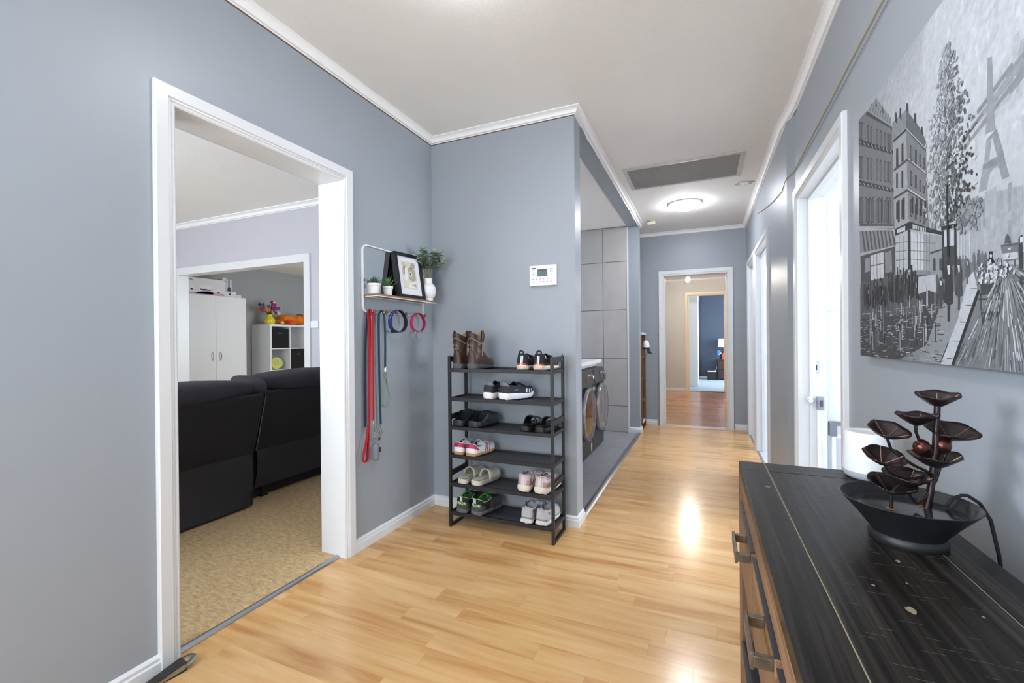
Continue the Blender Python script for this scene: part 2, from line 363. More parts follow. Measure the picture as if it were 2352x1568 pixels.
# ragged sealant under the cornice of the laundry opening
mb = MB(); random.seed(3); pts = []
yy = 2.78
while yy < 5.9: pts.append((yy, 2.6385-random.uniform(0, 0.016))); yy += random.uniform(0.03, 0.10)
mb.prism([(2.775, 2.645)]+pts+[(5.9, 2.645)], 'x', -0.7505, -0.747)
struct('trim_5', mb, CORNICE)
# skirting -----------------------------------------------------------
SK = [(0, 0), (0.017, 0), (0.017, 0.044), (0.012, 0.049), (0.012, 0.060), (0.006, 0.068), (0, 0.070)]
def skirt(name, *paths):
    mb = MB()
    for p in paths: sweep(mb, p, SK, 0.0)
    return struct(name, mb, TRIM, smooth=35)
skirt('baseboard_left', [(-1.83, -1.6), (-1.83, 0.965)])
skirt('baseboard_back', [(-1.83, 1.937), (-1.83, 2.76), (-0.75, 2.76), (-0.75, 2.905)])
skirt('baseboard_laundry', [(-0.897, 5.82), (-0.75, 5.82), (-0.75, 5.96), (-1.2, 5.96), (-1.2, 6.5), (-0.60, 6.5)])
skirt('baseboard_end', [(0.372, 6.5), (0.52, 6.5), (0.52, 6.28)])
skirt('baseboard_right', [(0.52, 4.33), (0.52, 3.462), (0.55, 3.34)], [(0.55, 2.22), (0.55, -1.6)])
skirt('baseboard_front', [(0.55, -1.6), (-1.83, -1.6)])
skirt('baseboard_living', [(-3.80, 3.44), (-1.99, 3.44), (-1.99, 1.95)], [(-7.0, 3.44), (-6.13, 3.44)])
skirt('baseboard_far_hall', [(-0.90, 6.62), (-0.90, 10.86), (-0.38, 10.86)], [(0.5, 10.86), (1.1, 10.86), (1.1, 6.62)])
skirt('baseboard_bedroom', [(-0.12, 14.46), (2.3, 14.46)])
# doorways -----------------------------------------------------------
CAS = [(0, 0), (0, 0.008), (0.006, 0.012), (0.013, 0.009), (0.018, 0.014), (0.024, 0.012), (0.028, 0.018), (0.068, 0.020), (0.072, 0.016), (0.072, 0)]
def casing(mb, f, a0, a1, h, prof=CAS, left=True, right=True):
    rows = []
    path = []
    for d, n in prof:
        p = [(a0-d, 0.0), (a0-d, h+d), (a1+d, h+d), (a1+d, 0.0)]
        rows.append([f(a, z, n) for a, z in p])
    mb.grid(rows)
def doorway(n, axis, p0, p1, a0, a1, h, m=TRIM, sides=(1, 1), prof=CAS, stop=None, threshold=None):
    """axis 'x': wall faces at x=p0 (hall side) and x=p1; opening a0..a1 along y"""
    e = sempty('door_%d' % n, ((p0+p1)/2, (a0+a1)/2, 0) if axis == 'x' else ((a0+a1)/2, (p0+p1)/2, 0))
    s = 1 if p0 > p1 else -1                      # outward direction on the hall side
    P = (lambda a, z, t: (t, a, z)) if axis == 'x' else (lambda a, z, t: (a, t, z))
    for k, (pp, sg) in enumerate(((p0, s), (p1, -s))):
        if not sides[k]: continue
        mb = MB(); casing(mb, lambda a, z, t: P(a, z, pp+sg*t), a0, a1, h, prof); obj('architrave', mb, m, e, smooth=30)
    q0, q1 = p0+s*0.001, p1-s*0.001
    def bx(a, b, z0, z1, u0, u1, nm):
        mb = MB()
        if axis == 'x': mb.box(u0, u1, a, b, z0, z1)
        else: mb.box(a, b, u0, u1, z0, z1)
        return obj(nm, mb, m, e, bevel=0.0015)
    bx(a0-0.02, a0, 0, h, q0, q1, 'jamb'); bx(a1, a1+0.02, 0, h, q0, q1, 'jamb'); bx(a0-0.02, a1+0.02, h, h+0.02, q0, q1, 'head')
    if stop:
        c0, c1 = stop
        bx(a0, a0+0.012, 0, h-0.012, c0, c1, 'stop'); bx(a1-0.012, a1, 0, h-0.012, c0, c1, 'stop'); bx(a0, a1, h-0.012, h, c0, c1, 'stop')
    return e
d1 = doorway(1, 'x', -1.83, -1.99, 1.03, 1.87, 2.09)
d2 = doorway(2, 'y', 6.50, 6.62, -0.50, 0.29, 2.07, stop=(6.55, 6.58))
d3 = doorway(3, 'x', 0.55, 0.68, 2.301, 3.252, 2.065, stop=(0.60, 0.635))
d4 = doorway(4, 'x', 0.52, 0.63, 4.42, 5.33, 2.08, stop=(0.56, 0.59))
d5 = doorway(5, 'x', 0.52, 0.63, 5.53, 6.19, 2.08, stop=(0.56, 0.59))
d6 = doorway(6, 'y', 3.44, 3.56, -6.05, -3.88, 2.05, prof=[(0, 0), (0, 0.015), (0.085, 0.018), (0.088, 0)], sides=(1, 0))
d7 = doorway(7, 'y', 10.86, 10.98, -0.31, 0.43, 2.18, m=TRIM_CREAM, stop=(10.9, 10.93))
# strike plate pieces and thresholds
mb = MB().box(0.612, 0.655, 3.2505, 3.2525, 0.975, 1.055); o = obj('strike_plate', mb, mat('painted_plate', (196, 198, 202), .4), d3, bevel=0.001); obj('latch_hole', MB().box(0.625, 0.642, 3.2495, 3.2510, 1.0, 1.03), DARK, o)
for zc in (0.985, 1.045): obj('screw', MB().cyl((0.633, 3.2495, zc), 0.003, 0.001, 8, ax='y'), STEEL, o)
mb = MB().box(0.56, 0.60, 5.3275, 5.3300, 0.955, 1.035); o = obj('strike_plate', mb, MATS['painted_plate'], d4, bevel=0.001); obj('latch_hole', MB().box(0.573, 0.588, 5.3265, 5.3280, 0.98, 1.01), DARK, o)
obj('strike_plate', MB().box(0.425, 0.4305, 10.935, 10.96, 1.0, 1.12), STEEL, d7)
THR = [(-0.020, 0.0), (-0.018, 0.004), (-0.008, 0.007), (0.006, 0.007), (0.016, 0.003), (0.018, 0.0)]
def threshold(name, path, prof=THR, m=STEEL): return struct(name, sweep(MB(), path, prof), m, smooth=50)
threshold('trim_6', [(-1.875, 1.03), (-1.875, 1.87)], [(-0.014, 0.001), (-0.013, 0.012), (-0.004, 0.013), (0.010, 0.008), (0.014, 0.002)])
threshold('trim_7', [(-0.76, 2.905), (-0.76, 5.82)], [(-0.024, 0.0), (-0.022, 0.008), (-0.006, 0.011), (0.012, 0.010), (0.026, 0.002)])
threshold('trim_8', [(-0.5, 6.53), (0.29, 6.53)], [(-0.03, 0), (-0.027, 0.006), (0.0, 0.009), (0.027, 0.006), (0.03, 0)])
threshold('trim_9', [(-0.31, 10.89), (0.43, 10.89)], m=DARK)
threshold('trim_10', [(0.524, 3.9), (0.524, 6.45)], [(-0.012, 0), (-0.01, 0.004), (0.01, 0.004), (0.012, 0)])
# window frames (in the walls the camera does not face)
def window(n, axis, p, a0, a1, z0, z1):
    e = sempty('window_%d' % n, (p, (a0+a1)/2, z0) if axis == 'x' else ((a0+a1)/2, p, z0))
    def bx(a, b, c, d, nm):
        mb = MB(); (mb.box(p-0.03, p+0.03, a, b, c, d) if axis == 'x' else mb.box(a, b, p-0.03, p+0.03, c, d)); obj(nm, mb, WHITEM, e)
    t = 0.04; mid = (a0+a1)/2
    bx(a0, a1, z0, z0+t, 'rail'); bx(a0, a1, z1-t, z1, 'rail'); bx(a0, a0+t, z0, z1, 'stile'); bx(a1-t, a1, z0, z1, 'stile'); bx(mid-t/2, mid+t/2, z0, z1, 'mullion')
window(7, 'y', -1.66, -1.7, -0.4, 0.4, 2.3); window(1, 'x', -1.95, -0.98, -0.52, 1.34, 2.1); window(2, 'y', -0.10, -5.8, -2.6, 0.5, 2.4); window(3, 'x', -2.95, 4.6, 6.2, 0.8, 2.2)  # first frame is added around the fill light behind the camera
window(4, 'x', 3.05, 2.05, 3.35, 0.75, 2.25); window(5, 'x', 2.55, 4.5, 5.9, 1.0, 2.2); window(6, 'x', 2.35, 12.2, 13.8, 0.8, 2.2)
# ================================================================== shoe rack
RX0, RX1, RY0, RY1 = -1.519, -0.806, 2.458, 2.690
ZS = [1.021, 0.834, 0.650, 0.468, 0.284, 0.099]      # top of each shelf rail
t = thing('shoe_rack', 'black metal six-tier shoe rack filled with shoes against the wall', 'shoe rack', ((RX0+RX1)/2, (RY0+RY1)/2, 0))
P = 0.0175
RPANEL = mat('black_mesh_panel', (66, 67, 73), 0.5, noise=(40, 0.10), bump=(900, 0.4))
mods = [(0.0, 0.362), (0.362, 0.727), (0.727, 1.100)]
for k, (z0, z1) in enumerate(mods):
    for x in (RX0, RX1-P):
        for y in (RY0, RY1-P):
            obj('post', MB().box(x, x+P, y, y+P, z0+(0.0 if k == 0 else 0.001), z1), BLACK, t, bevel=0.001)
        obj('side_rail', MB().box(x+0.002, x+P-0.002, RY0+P, RY1-P, z1-0.036, z1-0.002), BLACK, t, bevel=0.001)
for x in (RX0, RX1-P):
    obj('foot_rail', MB().box(x, x+P, RY0+P, RY1-P, 0.0, 0.016), BLACK, t, bevel=0.001)
    for y in (RY0, RY1-P): obj('pin', MB().cyl((x+P/2, y+P/2, 1.100), 0.0028, 0.008, 8), BLACK, t)
for z in ZS:
    s = obj('shelf', MB().box(RX0+P, RX1-P, RY0+0.017, RY1-0.017, z-0.012, z-0.009), RPANEL, t)
    for y0, y1 in ((RY0, RY0+0.017), (RY1-0.017, RY1)):
        obj('rail', MB().box(RX0+P, RX1-P, y0, y1, z-0.022, z), BLACK, s, bevel=0.001)
    for x0, x1 in ((RX0+0.002, RX0+P-0.002), (RX1-P+0.002, RX1-0.002)):
        obj('end_rail', MB().box(x0, x1, RY0+P, RY1-P, z-0.022, z), BLACK, s, bevel=0.001)
# ================================================================== shoes
class Shoe:
    """surface of a shoe in local coordinates: heel at y=0, toe at y=L, x across, z up"""
    WT_ = [(0, 0), (0.006, .30), (0.02, .50), (0.05, .70), (0.10, .80), (0.2, .81), (0.35, .80), (0.5, .88), (0.66, 1.0), (0.78, .985), (0.88, .85), (0.94, .66), (0.98, .40), (1, 0)]
    def __init__(s, L=0.262, W=0.098, heel=0.030, toe=0.018, spring=0.010, hc=None, hv=None, o0=0.40, o1=0.54, side=1, hin=0.10, lean=0.010, flare=1.05, bank=0.010):
        s.L, s.W, s.heel, s.toe, s.spring, s.side = L, W, heel, toe, spring, side
        s.hc = hc or [(0, .066), (0.07, .064), (0.18, .046), (0.32, .044), (0.44, .056), (0.55, .066)]
        s.hv = hv or [(0, .060), (0.45, .070), (0.55, .060), (0.68, .047), (0.82, .038), (0.93, .031), (1, .012)]
        s.o0, s.o1, s.hin, s.lean, s.flare, s.bank = o0, o1, hin, lean, flare, bank
    def w(s, t): return lerp_tab(s.WT_, t)*s.W/2
    def cx(s, t): return s.side*s.bank*(math.sin(t*math.pi)-0.4)
    def zb(s, t): return s.spring*max(0, (t-0.68)/0.32)**2 + 0.004*max(0, (0.06-t)/0.06)
    def hs(s, t): return s.heel+(s.toe-s.heel)*sstep(0.2, 0.75, t)
    def z0(s, t): return s.zb(t)+s.hs(t)-0.003
    def S(s, t, a, off=0.0):
        j = abs(a)*12; sg = 1 if a >= 0 else -1; w, z0, h = s.w(t), s.z0(t), lerp_tab(s.hv, t)
        th = (1-abs(a))*math.pi/2
        xc, zc = w*max(0, math.cos(th))**0.75, h*math.sin(th)**0.85
        hc = lerp_tab(s.hc, t)
        if j >= 6:
            u = (12-j)/6; xo = w*(1.0+0.05*math.sin(u*math.pi)-s.hin*u*u); zo = hc*u; yo = 0
        else:
            u = 1; xr = w*(1.0-s.hin)
            v = (6-j)/6
            xo = xr*(1-0.10*min(1, v*4)) if j > 2.2 else xr*0.9*j/2.2
            zo = hc*(1-0.02) if j > 4.9 else (hc*(0.5) if j > 3.5 else 0.004)
            if j > 5.4: zo = hc*1.02
            yo = 0.007*(1-sstep(0, 0.06, t))
        o = 1-sstep(s.o0, s.o1, t)
        x = xo*o+xc*(1-o); z = zo*o+zc*(1-o)
        y = s.L*t+(s.lean*(1-sstep(0, 0.2, t))*min(1, z/0.05))+(yo*o if j < 6 else 0)
        nx, nz = math.cos(th*(1-0.8*o)), math.sin(th*(1-0.8*o))
        ny = -(1-sstep(0, 0.035, t))
        return Vector((s.cx(t)+sg*(x+off*nx*(1-abs(ny)*0.6)), y+off*ny, z0+z+off*nz))
    TS = [0, .004, .01, .02, .035, .055, .08, .11, .15, .2, .26, .32, .37, .40, .43, .46, .49, .52, .56, .6, .65, .7, .75, .8, .85, .89, .925, .955, .975, .99, 1]
    def upper(s):
        mb = MB(); A = [j/12 for j in range(-12, 13)]
        rows = [[s.S(t, a) for a in A] for t in s.TS]; n = len(A)
        k = 0
        for p in rows: mb.v += [tuple(q) for q in p]
        for i in range(len(rows)-1):
            for j in range(n-1):
                mb.f.append((i*n+j, i*n+j+1, (i+1)*n+j+1, (i+1)*n+j))
                mid = abs((A[j]+A[j+1])/2)*12
                mb.m.append(1 if (mid < 5.6 and s.TS[i] < (s.o0+s.o1)/2-0.01) else 0)
        return mb
    def sole(s, grooves=0.0, zscale=1.0, rim=0.0):
        mb = MB(); lv = [(0.0, .93), (.12, .99), (.45, s.flare), (.8, s.flare*.985), (1.0, 1.0+rim)]
        rows = []
        ts = s.TS
        for u, k in lv:
            row = []
            for sg, tt in ((1, ts), (-1, ts[-2:0:-1])):
                for t in tt:
                    g = grooves*math.sin(t*75)*(1 if u in (0.0, .12) else .3)
                    ext = (t-0.5)*2*(k-1)*0.05
                    row.append((s.cx(t)+sg*(s.w(t)*k), s.L*(t+ext), s.zb(t)+s.hs(t)*u+max(0, g)*(1-u)))
            rows.append(row)
        mb.grid(rows, 0, True)
        n = len(ts)
        for ri, fl_ in ((0, True), (len(rows)-1, False)):
            r = rows[ri]; right = r[:n]; left = [r[0]]+list(reversed(r[n:]))+[r[n-1]]
            mb.grid([left, right], 0, False, fl_)
        return mb
    def patch(s, mb, tb0, tb1, tt0, tt1, a0, a1, sg, off=0.0012, mi=0, n=6, m=5):
        rows = []
        for i in range(n+1):
            u = i/n; a = a0+(a1-a0)*u; ta = tb0+(tt0-tb0)*u; tb = tb1+(tt1-tb1)*u
            rows.append([s.S(ta+(tb-ta)*k/m, sg*a, off) for k in range(m+1)])
        return mb.grid(rows, mi)
    def laces(s, t0, t1, n, r=0.0022, span=0.34):
        mb = MB()
        for k in range(n):
            t = t0+(t1-t0)*k/(n-1)
            for q in (-1, 1):
                mb.tube([s.S(min(.98, t+q*0.012*a/span), a, 0.004 if abs(a) < span*.95 else 0.0) for a in [span*i/4 for i in range(-4, 5)]], r, 6)
        return mb
    def tongue(s, t0=0.37, t1=0.56, hgt=0.016, wid=0.022):
        rows = []
        zt = s.S(t1, 0).z
        for i in range(7):
            u = i/6; t = t0+(t1-t0)*u; z = zt+hgt*(1-u)+0.002
            rows.append([(s.cx(t)+wid*k/3, s.L*t, z-0.35*wid*(k/3)**2*2) for k in range(-3, 4)])
        return MB().grid(rows)
    def heel_y(s, x, z):
        best = 0
        for i in range(200):
            t = i/1000
            if s.w(t)*1.0 >= abs(x): best = t; break
        return s.L*best+s.lean*min(1, max(0, z)/0.05)*(1-sstep(0, .2, best))
def place(root, loc, deg): root.location = loc; root.rotation_euler = (0, 0, math.radians(-deg)); return root
def lp(name, mb, m, parent, **k): return obj(name, mb, m, parent, world=False, **k)
def sneaker(name, label, loc, deg, side, um, lm, sm, extra=None, lacem=None, group=None, grooves=0.002, tongue=None, **kw):
    s = Shoe(side=side, **kw); t = thing(name, label, 'shoe', group=group); place(t, loc, deg)
    u = lp('upper', s.upper(), [um, lm], t, smooth=50); so = lp('sole', s.sole(grooves), sm, t, smooth=40)
    if lacem is not None: lp('laces', s.laces(0.50, 0.66, 5), lacem, t, smooth=True)
    if tongue is not None: lp('tongue', s.tongue(), tongue, t, smooth=True, solid=0.004)
    if extra: extra(s, t, u, so)
    return t
def zrail(i): return ZS[i]+0.0005
LIN_BLK = mat('black_lining', (16, 16, 18), 0.9)
# 1 boots -------------------------------------------------------------
LEATH = mat('worn_brown_leather', (64, 43, 34), 0.42, noise=(22, 0.45), bump=(45, 0.35))
TAN = mat('tan_leather_lining', (176, 142, 92), 0.8, noise=(20, 0.1))
RUBB = mat('dusty_grey_rubber', (86, 92, 92), 0.8, noise=(60, 0.3))
STITCH = mat('pale_thread', (176, 158, 138), 0.8)
def boot(label, loc, deg, side):
    s = Shoe(L=0.252, W=0.094, heel=0.030, toe=0.014, spring=0.006, side=side, o0=-1, o1=-0.5, lean=0.0, flare=1.04,
             hv=[(0, .085), (.10, .10), (.3, .11), (.42, .10), (.55, .072), (.7, .054), (.85, .050), (.94, .044), (1, .016)])
    t = thing('boot', label, 'boot', group='pair of brown boots on the rack'); place(t, loc, deg)
    lp('foot', s.upper(), [LEATH, TAN], t, smooth=60); lp('sole', s.sole(0.0), RUBB, t, smooth=40)
    lp('heel_block', MB().lathe([(0.001, 0), (0.038, 0), (0.040, 0.028), (0.001, 0.028)], 20, (0, 0.040, 0), sy=1.0), RUBB, t, smooth=40)
    # shaft: slouched rings
    rows = []; inner = []; n = 28
    prof = [(0.075, .043, .052, .058), (.095, .045, .052, .060), (.112, .047, .054, .062), (.125, .043, .050, .060), (.137, .048, .056, .060), (.150, .046, .054, .060), (.170, .048, .060, .062), (.190, .051, .066, .064), (.205, .053, .069, .066), (.216, .053, .070, .066)]
    def top(a): return 0.014*math.cos(2*a)*-1
    for i, (z, rx, ry, yc) in enumerate([(a, b*.93, c*.96, d) for a, b, c, d in prof]):
        row = []; inr = []
        for j in range(n):
            a = 2*math.pi*j/n; k = sstep(0.16, 0.216, z)
            rip = 0.0022*math.sin(3*a+z*140)*(1-sstep(.16, .2, z))
            zz = z+k*(-0.015*math.cos(2*a))+0.003*math.sin(2*a+z*60)*(1-k)
            row.append((rx*math.cos(a)+rip, yc+(ry+rip)*math.sin(a), zz)); inr.append(((rx-.004)*math.cos(a), yc+(ry-.004)*math.sin(a), zz))
        rows.append(row); inner.append(inr)
    mb = MB().grid(rows, 0, True); mb.grid(list(reversed(inner)), 1, True); mb.grid([rows[-1], inner[-1]], 0, True)
    sh = lp('shaft', mb, [LEATH, TAN], t, smooth=60)
    for sg in (-1, 1):                                            # pull straps
        x = sg*0.049
        lp('pull_strap', MB().tube([(x+sg*.003, 0.066, .180), (x+sg*.004, 0.066, .226), (x+sg*.001, 0.066, .243), (x-sg*.007, .066, .236), (x-sg*.006, .066, .195)], 0.0105, 8, flat=0.22), LEATH, t, smooth=True)
    st = MB()                                                     # scalloped stitching
    for off_ in (0.0, 0.005):
        st.tube([((.0500)*math.cos(a), .065+.0662*math.sin(a), .178-off_-0.018*math.cos(2*a)) for a in [2*math.pi*k/40 for k in range(41)]], 0.0009, 5, cap=False)
        for sx in (-1, 1): st.tube([(sx*(0.004+off_), .0015, .160), (sx*(.004+off_), .0065, .14), (sx*(.004+off_), .0095, .115)], 0.0009, 5)
        st.tube([(.0475, .066+off_, .175), (.0458, .066+off_, .14), (.0445, .066+off_, .11), (.0435, .066+off_, .08)], 0.0008, 5)
    lp('stitching', st, STITCH, t, smooth=True)
boot('worn brown leather pull-on boot standing outermost on the top shelf of the rack', (-1.462, 2.462, zrail(0)), 3, -1)
boot('worn brown leather pull-on boot with its rounded toe in view beside the other boot', (-1.350, 2.460, zrail(0)), 5, 1)
# 2 black and red trail shoes ------------------------------------------
BK = mat('black_shoe_fabric', (26, 27, 34), 0.75, bump=(400, 0.2)); RED = mat('red_rubber', (204, 52, 60), 0.5); CREAM = mat('muddy_cream_foam', (212, 202, 178), 0.8, noise=(26, 0.22)); GREYP = mat('grey_overlay', (168, 164, 158), 0.6); CORAL = mat('coral_toe_cap', (226, 88, 72), 0.55); WHT = mat('white_trim_fabric', (226, 228, 236), 0.6)
def ex_trail(s, t, u, so):
    rb = Shoe.sole(Shoe(L=s.L, W=s.W*1.0, heel=s.heel+.009, toe=s.toe+.008, spring=s.spring, side=s.side, flare=1.0)); rb.v = [(a, b, max(c_, .017)) for a, b, c_ in rb.v]; lp('red_band', rb, RED, so, smooth=40)
    mb = MB(); [s.patch(mb, 0, .003, 0, .003, .97, .60, g, .0018) for g in (-1, 1)]; lp('heel_stripe', mb, WHT, u)
    for g in (-1, 1): lp('heel_patch', s.patch(MB(), .05, .11, .05, .09, .66, .54, g, .0018), GREYP, u); lp('side_panel', s.patch(MB(), .42, .52, .46, .58, .72, .42, g, .0018), GREYP, u)
    mb = MB(); [s.patch(mb, .86, 1, .86, 1, 1, .3, g, .0015) for g in (-1, 1)]; lp('toe_cap', mb, CORAL, u)
    mb = MB().tube([(-0.014, .012, s.z0(0)+.066), (-.013, .010, s.z0(0)+.082), (0, .007, s.z0(0)+.088), (.013, .010, s.z0(0)+.082), (.014, .012, s.z0(0)+.066)], .005, 8); lp('pull_tab', mb, BK, u, smooth=True)
kw = dict(L=.258, W=.097, heel=.026, toe=.02, spring=.012, flare=1.10, hc=[(0, .072), (.07, .070), (.16, .050), (.32, .046), (.46, .062), (.55, .068)], grooves=.005)
sneaker('running_shoe', 'black trail shoe with red band and muddy cream sole, nearer the boots on top shelf', (-1.010, 2.462, zrail(0)), 4, -1, BK, LIN_BLK, CREAM, ex_trail, BK, 'black and red trail shoes', tongue=BK, **kw)
sneaker('running_shoe', 'black trail shoe with red band and coral toe at the end of the top shelf', (-0.896, 2.460, zrail(0)), 3, 1, BK, LIN_BLK, CREAM, ex_trail, BK, 'black and red trail shoes', tongue=BK, **kw)
# 3 black runners with three white stripes --------------------------------
BK2 = mat('charcoal_knit', (36, 38, 46), 0.7, bump=(500, 0.25)); WSOLE = mat('white_foam_sole', (232, 230, 234), 0.7, noise=(20, 0.05)); GRH = mat('grey_heel_cup', (110, 112, 120), 0.6)
def ex_str(s, t, u, so):
    for k, tt in enumerate((.60, .70, .79)):
        for g in (-1, 1): lp('white_stripe', s.patch(MB(), tt-.01, tt+.035, tt+.025, tt+.065, .93, .58, g, .0018), WHT, u)
    mb = MB(); [s.patch(mb, 0, .10, 0, .05, .66, .51, g, .0026, n=6, m=10) for g in (-1, 1)]; lp('heel_collar', mb, GRH, u, smooth=True)
    for g in (-1, 1): lp('side_mark', s.patch(MB(), .26, .38, .25, .36, .80, .76, g, .0016), WHT, u)
    lp('outsole', MB().box(-.034, .034, .10, .20, -.001, .004), LIN_BLK, so)
kw = dict(L=.272, W=.098, heel=.040, toe=.030, spring=.018, flare=1.09, hc=[(0, .070), (.06, .066), (.16, .052), (.32, .048), (.46, .062), (.55, .066)], grooves=.003)
sneaker('running_shoe', 'black runner with grey heel collar standing behind its pair on the second shelf', (-1.245, 2.462, zrail(1)), 12, -1, BK2, LIN_BLK, WSOLE, ex_str, BK, 'black runners with white stripes', tongue=BK, **kw)
sneaker('running_shoe', 'black runner with three white side stripes in full view on the second shelf', (-1.140, 2.462, zrail(1)), 22, 1, BK2, LIN_BLK, WSOLE, ex_str, BK, 'black runners with white stripes', tongue=BK, **kw)
# 4 clogs ---------------------------------------------------------------
CLOG = mat('black_foam_clog', (38, 42, 52), 0.38, bump=(30, 0.05))
def clog(label, loc, deg, side):
    s = Shoe(L=.268, W=.108, heel=.026, toe=.022, spring=.014, side=side, o0=.40, o1=.55, flare=1.05, hin=.04, lean=0.0, hc=[(0, .016), (.1, .014), (.22, .018), (.34, .042), (.45, .066), (.55, .078)], hv=[(0, .05), (.45, .078), (.58, .072), (.72, .062), (.84, .052), (.93, .042), (1, .014)])
    t = thing('clog', label, 'clog', group='pair of black foam clogs'); place(t, loc, deg)
    u = lp('upper', s.upper(), [CLOG, LIN_BLK], t, smooth=60); lp('sole', s.sole(.002, rim=.02), CLOG, t, smooth=40)
    for k, (tt, a) in enumerate(((.62, .45), (.72, .42), (.82, .45), (.66, -.05), (.76, 0), (.62, -.45), (.72, -.42), (.82, -.45))):
        p = s.S(tt, a, .0004); q = s.S(tt, a, .0016); lp('vent_hole', MB().tube([p, q], .0052, 10), LIN_BLK, u)
    z = s.z0(.3); mb = MB().tube([s.S(.42, g*.45, .003) + Vector((0, 0, 0)) for g in (1,)]+[(.046*side*0+.044, .085, z+.036), (.040, .03, z+.040), (.02, .006, z+.041), (0, .001, z+.041), (-.02, .006, z+.041), (-.040, .03, z+.040), (-.044, .085, z+.036)]+[s.S(.42, -.45, .003)], .011, 8, flat=.3)
    return t
clog('black foam clog beside the corner post on the third shelf', (-1.455, 2.452, zrail(2)), 4, -1)
clog('black foam clog with round vent holes in full view on the third shelf', (-1.342, 2.452, zrail(2)), 9, 1)
# slides -----------------------------------------------------------------
def slide(label, loc, deg, side, m, m2, group, stripes=None, t0=.40, t1=.80, W=.094):
    s = Shoe(L=.262, W=W, heel=.030, toe=.024, spring=.008, side=side, flare=1.03)
    t = thing('slide_sandal', label, 'sandal', group=group); place(t, loc, deg)
    so = lp('sole', s.sole(.0, rim=.03), m, t, smooth=40)
    rows = []
    for k in range(15):                                            # footbed slightly dished
        tt = .04+.92*k/14; rows.append([(s.cx(tt)+s.w(tt)*.9*q/4, s.L*tt, s.zb(tt)+s.hs(tt)+.001+.004*(q/4)**4) for q in range(-4, 5)])
    lp('footbed', MB().grid(rows), m2, so, smooth=True)
    rows = []
    for i in range(13):
        a = math.pi*i/12; row = []
        for k in range(7):
            tt = t0+.04*math.sin(a)+(t1-t0)*k/6; hh = .062-.026*(k/6)
            row.append((s.cx(tt)+math.cos(a)*s.w(tt)*1.04, s.L*tt, s.zb(tt)+.012+(hh+.008)*math.sin(a)**.72))
        rows.append(row)
    st = lp('strap', MB().grid(rows), m, t, smooth=60, solid=.0055)
    if stripes:
        for q in range(3):
            mb = MB(); r2 = []
            for i in range(7):
                a = math.pi*(.06+.22*i/6) ; r2.append([(s.cx(tt)+math.cos(a)*(s.w(tt)*1.04+.0038), s.L*tt, s.zb(tt)+.012+(.062-.026*((tt-t0)/(t1-t0))+.008)*math.sin(a)**.72+.002) for tt in (.50+.055*q, .525+.055*q)])
            lp('stripe', mb.grid(r2), stripes, st)
    return t
SLB = mat('black_rubber_slide', (34, 35, 38), 0.4, bump=(60, 0.1)); SLB2 = mat('grey_black_sole', (74, 76, 78), 0.55)
slide('black rubber slide on the third shelf, closer to the clogs', (-.994, 2.458, zrail(2)), 2, -1, SLB, SLB, 'pair of black slides', WHT)
slide('black rubber slide with white stripes behind the front post on the third shelf', (-.890, 2.456, zrail(2)), 1, 1, SLB, SLB, 'pair of black slides', WHT)
SLC = mat('cream_foam_slide', (206, 200, 186), 0.6, noise=(18, 0.06)); SLC2 = mat('pale_sage_footbed', (190, 192, 180), 0.6)
slide('cream foam slide beside the corner post on the fifth shelf', (-1.428, 2.456, zrail(4)), 4, -1, SLC, SLC2, 'pair of cream slides', t0=.38, t1=.88)
slide('cream foam slide with worn strap in full view on the fifth shelf', (-1.330, 2.456, zrail(4)), 9, 1, SLC, SLC2, 'pair of cream slides', t0=.38, t1=.88)
# 5 white sneakers with crimson heels ---------------------------------------
WLEA = mat('white_leather', (222, 220, 224), 0.45, bump=(60, 0.06)); CRIM = mat('crimson_leather', (164, 34, 72), 0.45); GUM = mat('gum_rubber', (182, 138, 96), 0.55); WLACE = mat('grey_white_laces', (192, 190, 192), 0.8)
def ex_gum(s, t, u, so):
    mb = MB(); [s.patch(mb, 0, .22, 0, .10, .74, .51, g, .0028, n=8, m=12) for g in (-1, 1)]; lp('heel_tab', mb, CRIM, u, smooth=True)
    for k, tt in enumerate((.40, .48, .56)):
        for g in (-1, 1): lp('crimson_stripe', s.patch(MB(), tt, tt+.026, tt+.075, tt+.10, .98, .45, g, .0016), CRIM, u)
    mb = MB(); [mb.tube([s.S(x, g*.505, .002) for x in [i/40*.42 for i in range(0, 41)]], .0018, 6) for g in (-1, 1)]; lp('collar_piping', mb, WHT, u, smooth=True)
kw = dict(L=.262, W=.096, heel=.020, toe=.018, spring=.010, flare=1.02, hc=[(0, .060), (.06, .058), (.15, .040), (.30, .036), (.44, .052), (.55, .064)])
sneaker('sneaker', 'white leather sneaker with crimson heel tab next to the corner post, fourth shelf', (-1.452, 2.452, zrail(3)), 2, -1, WLEA, mat('dark_blue_lining', (44, 46, 56), 0.9), GUM, ex_gum, WLACE, 'white sneakers with crimson heels', grooves=0, tongue=WLACE, **kw)
sneaker('sneaker', 'white leather sneaker with three crimson side stripes and gum sole, fourth shelf', (-1.360, 2.446, zrail(3)), 8, 1, WLEA, MATS['dark_blue_lining'], GUM, ex_gum, WLACE, 'white sneakers with crimson heels', grooves=0, tongue=WLACE, **kw)
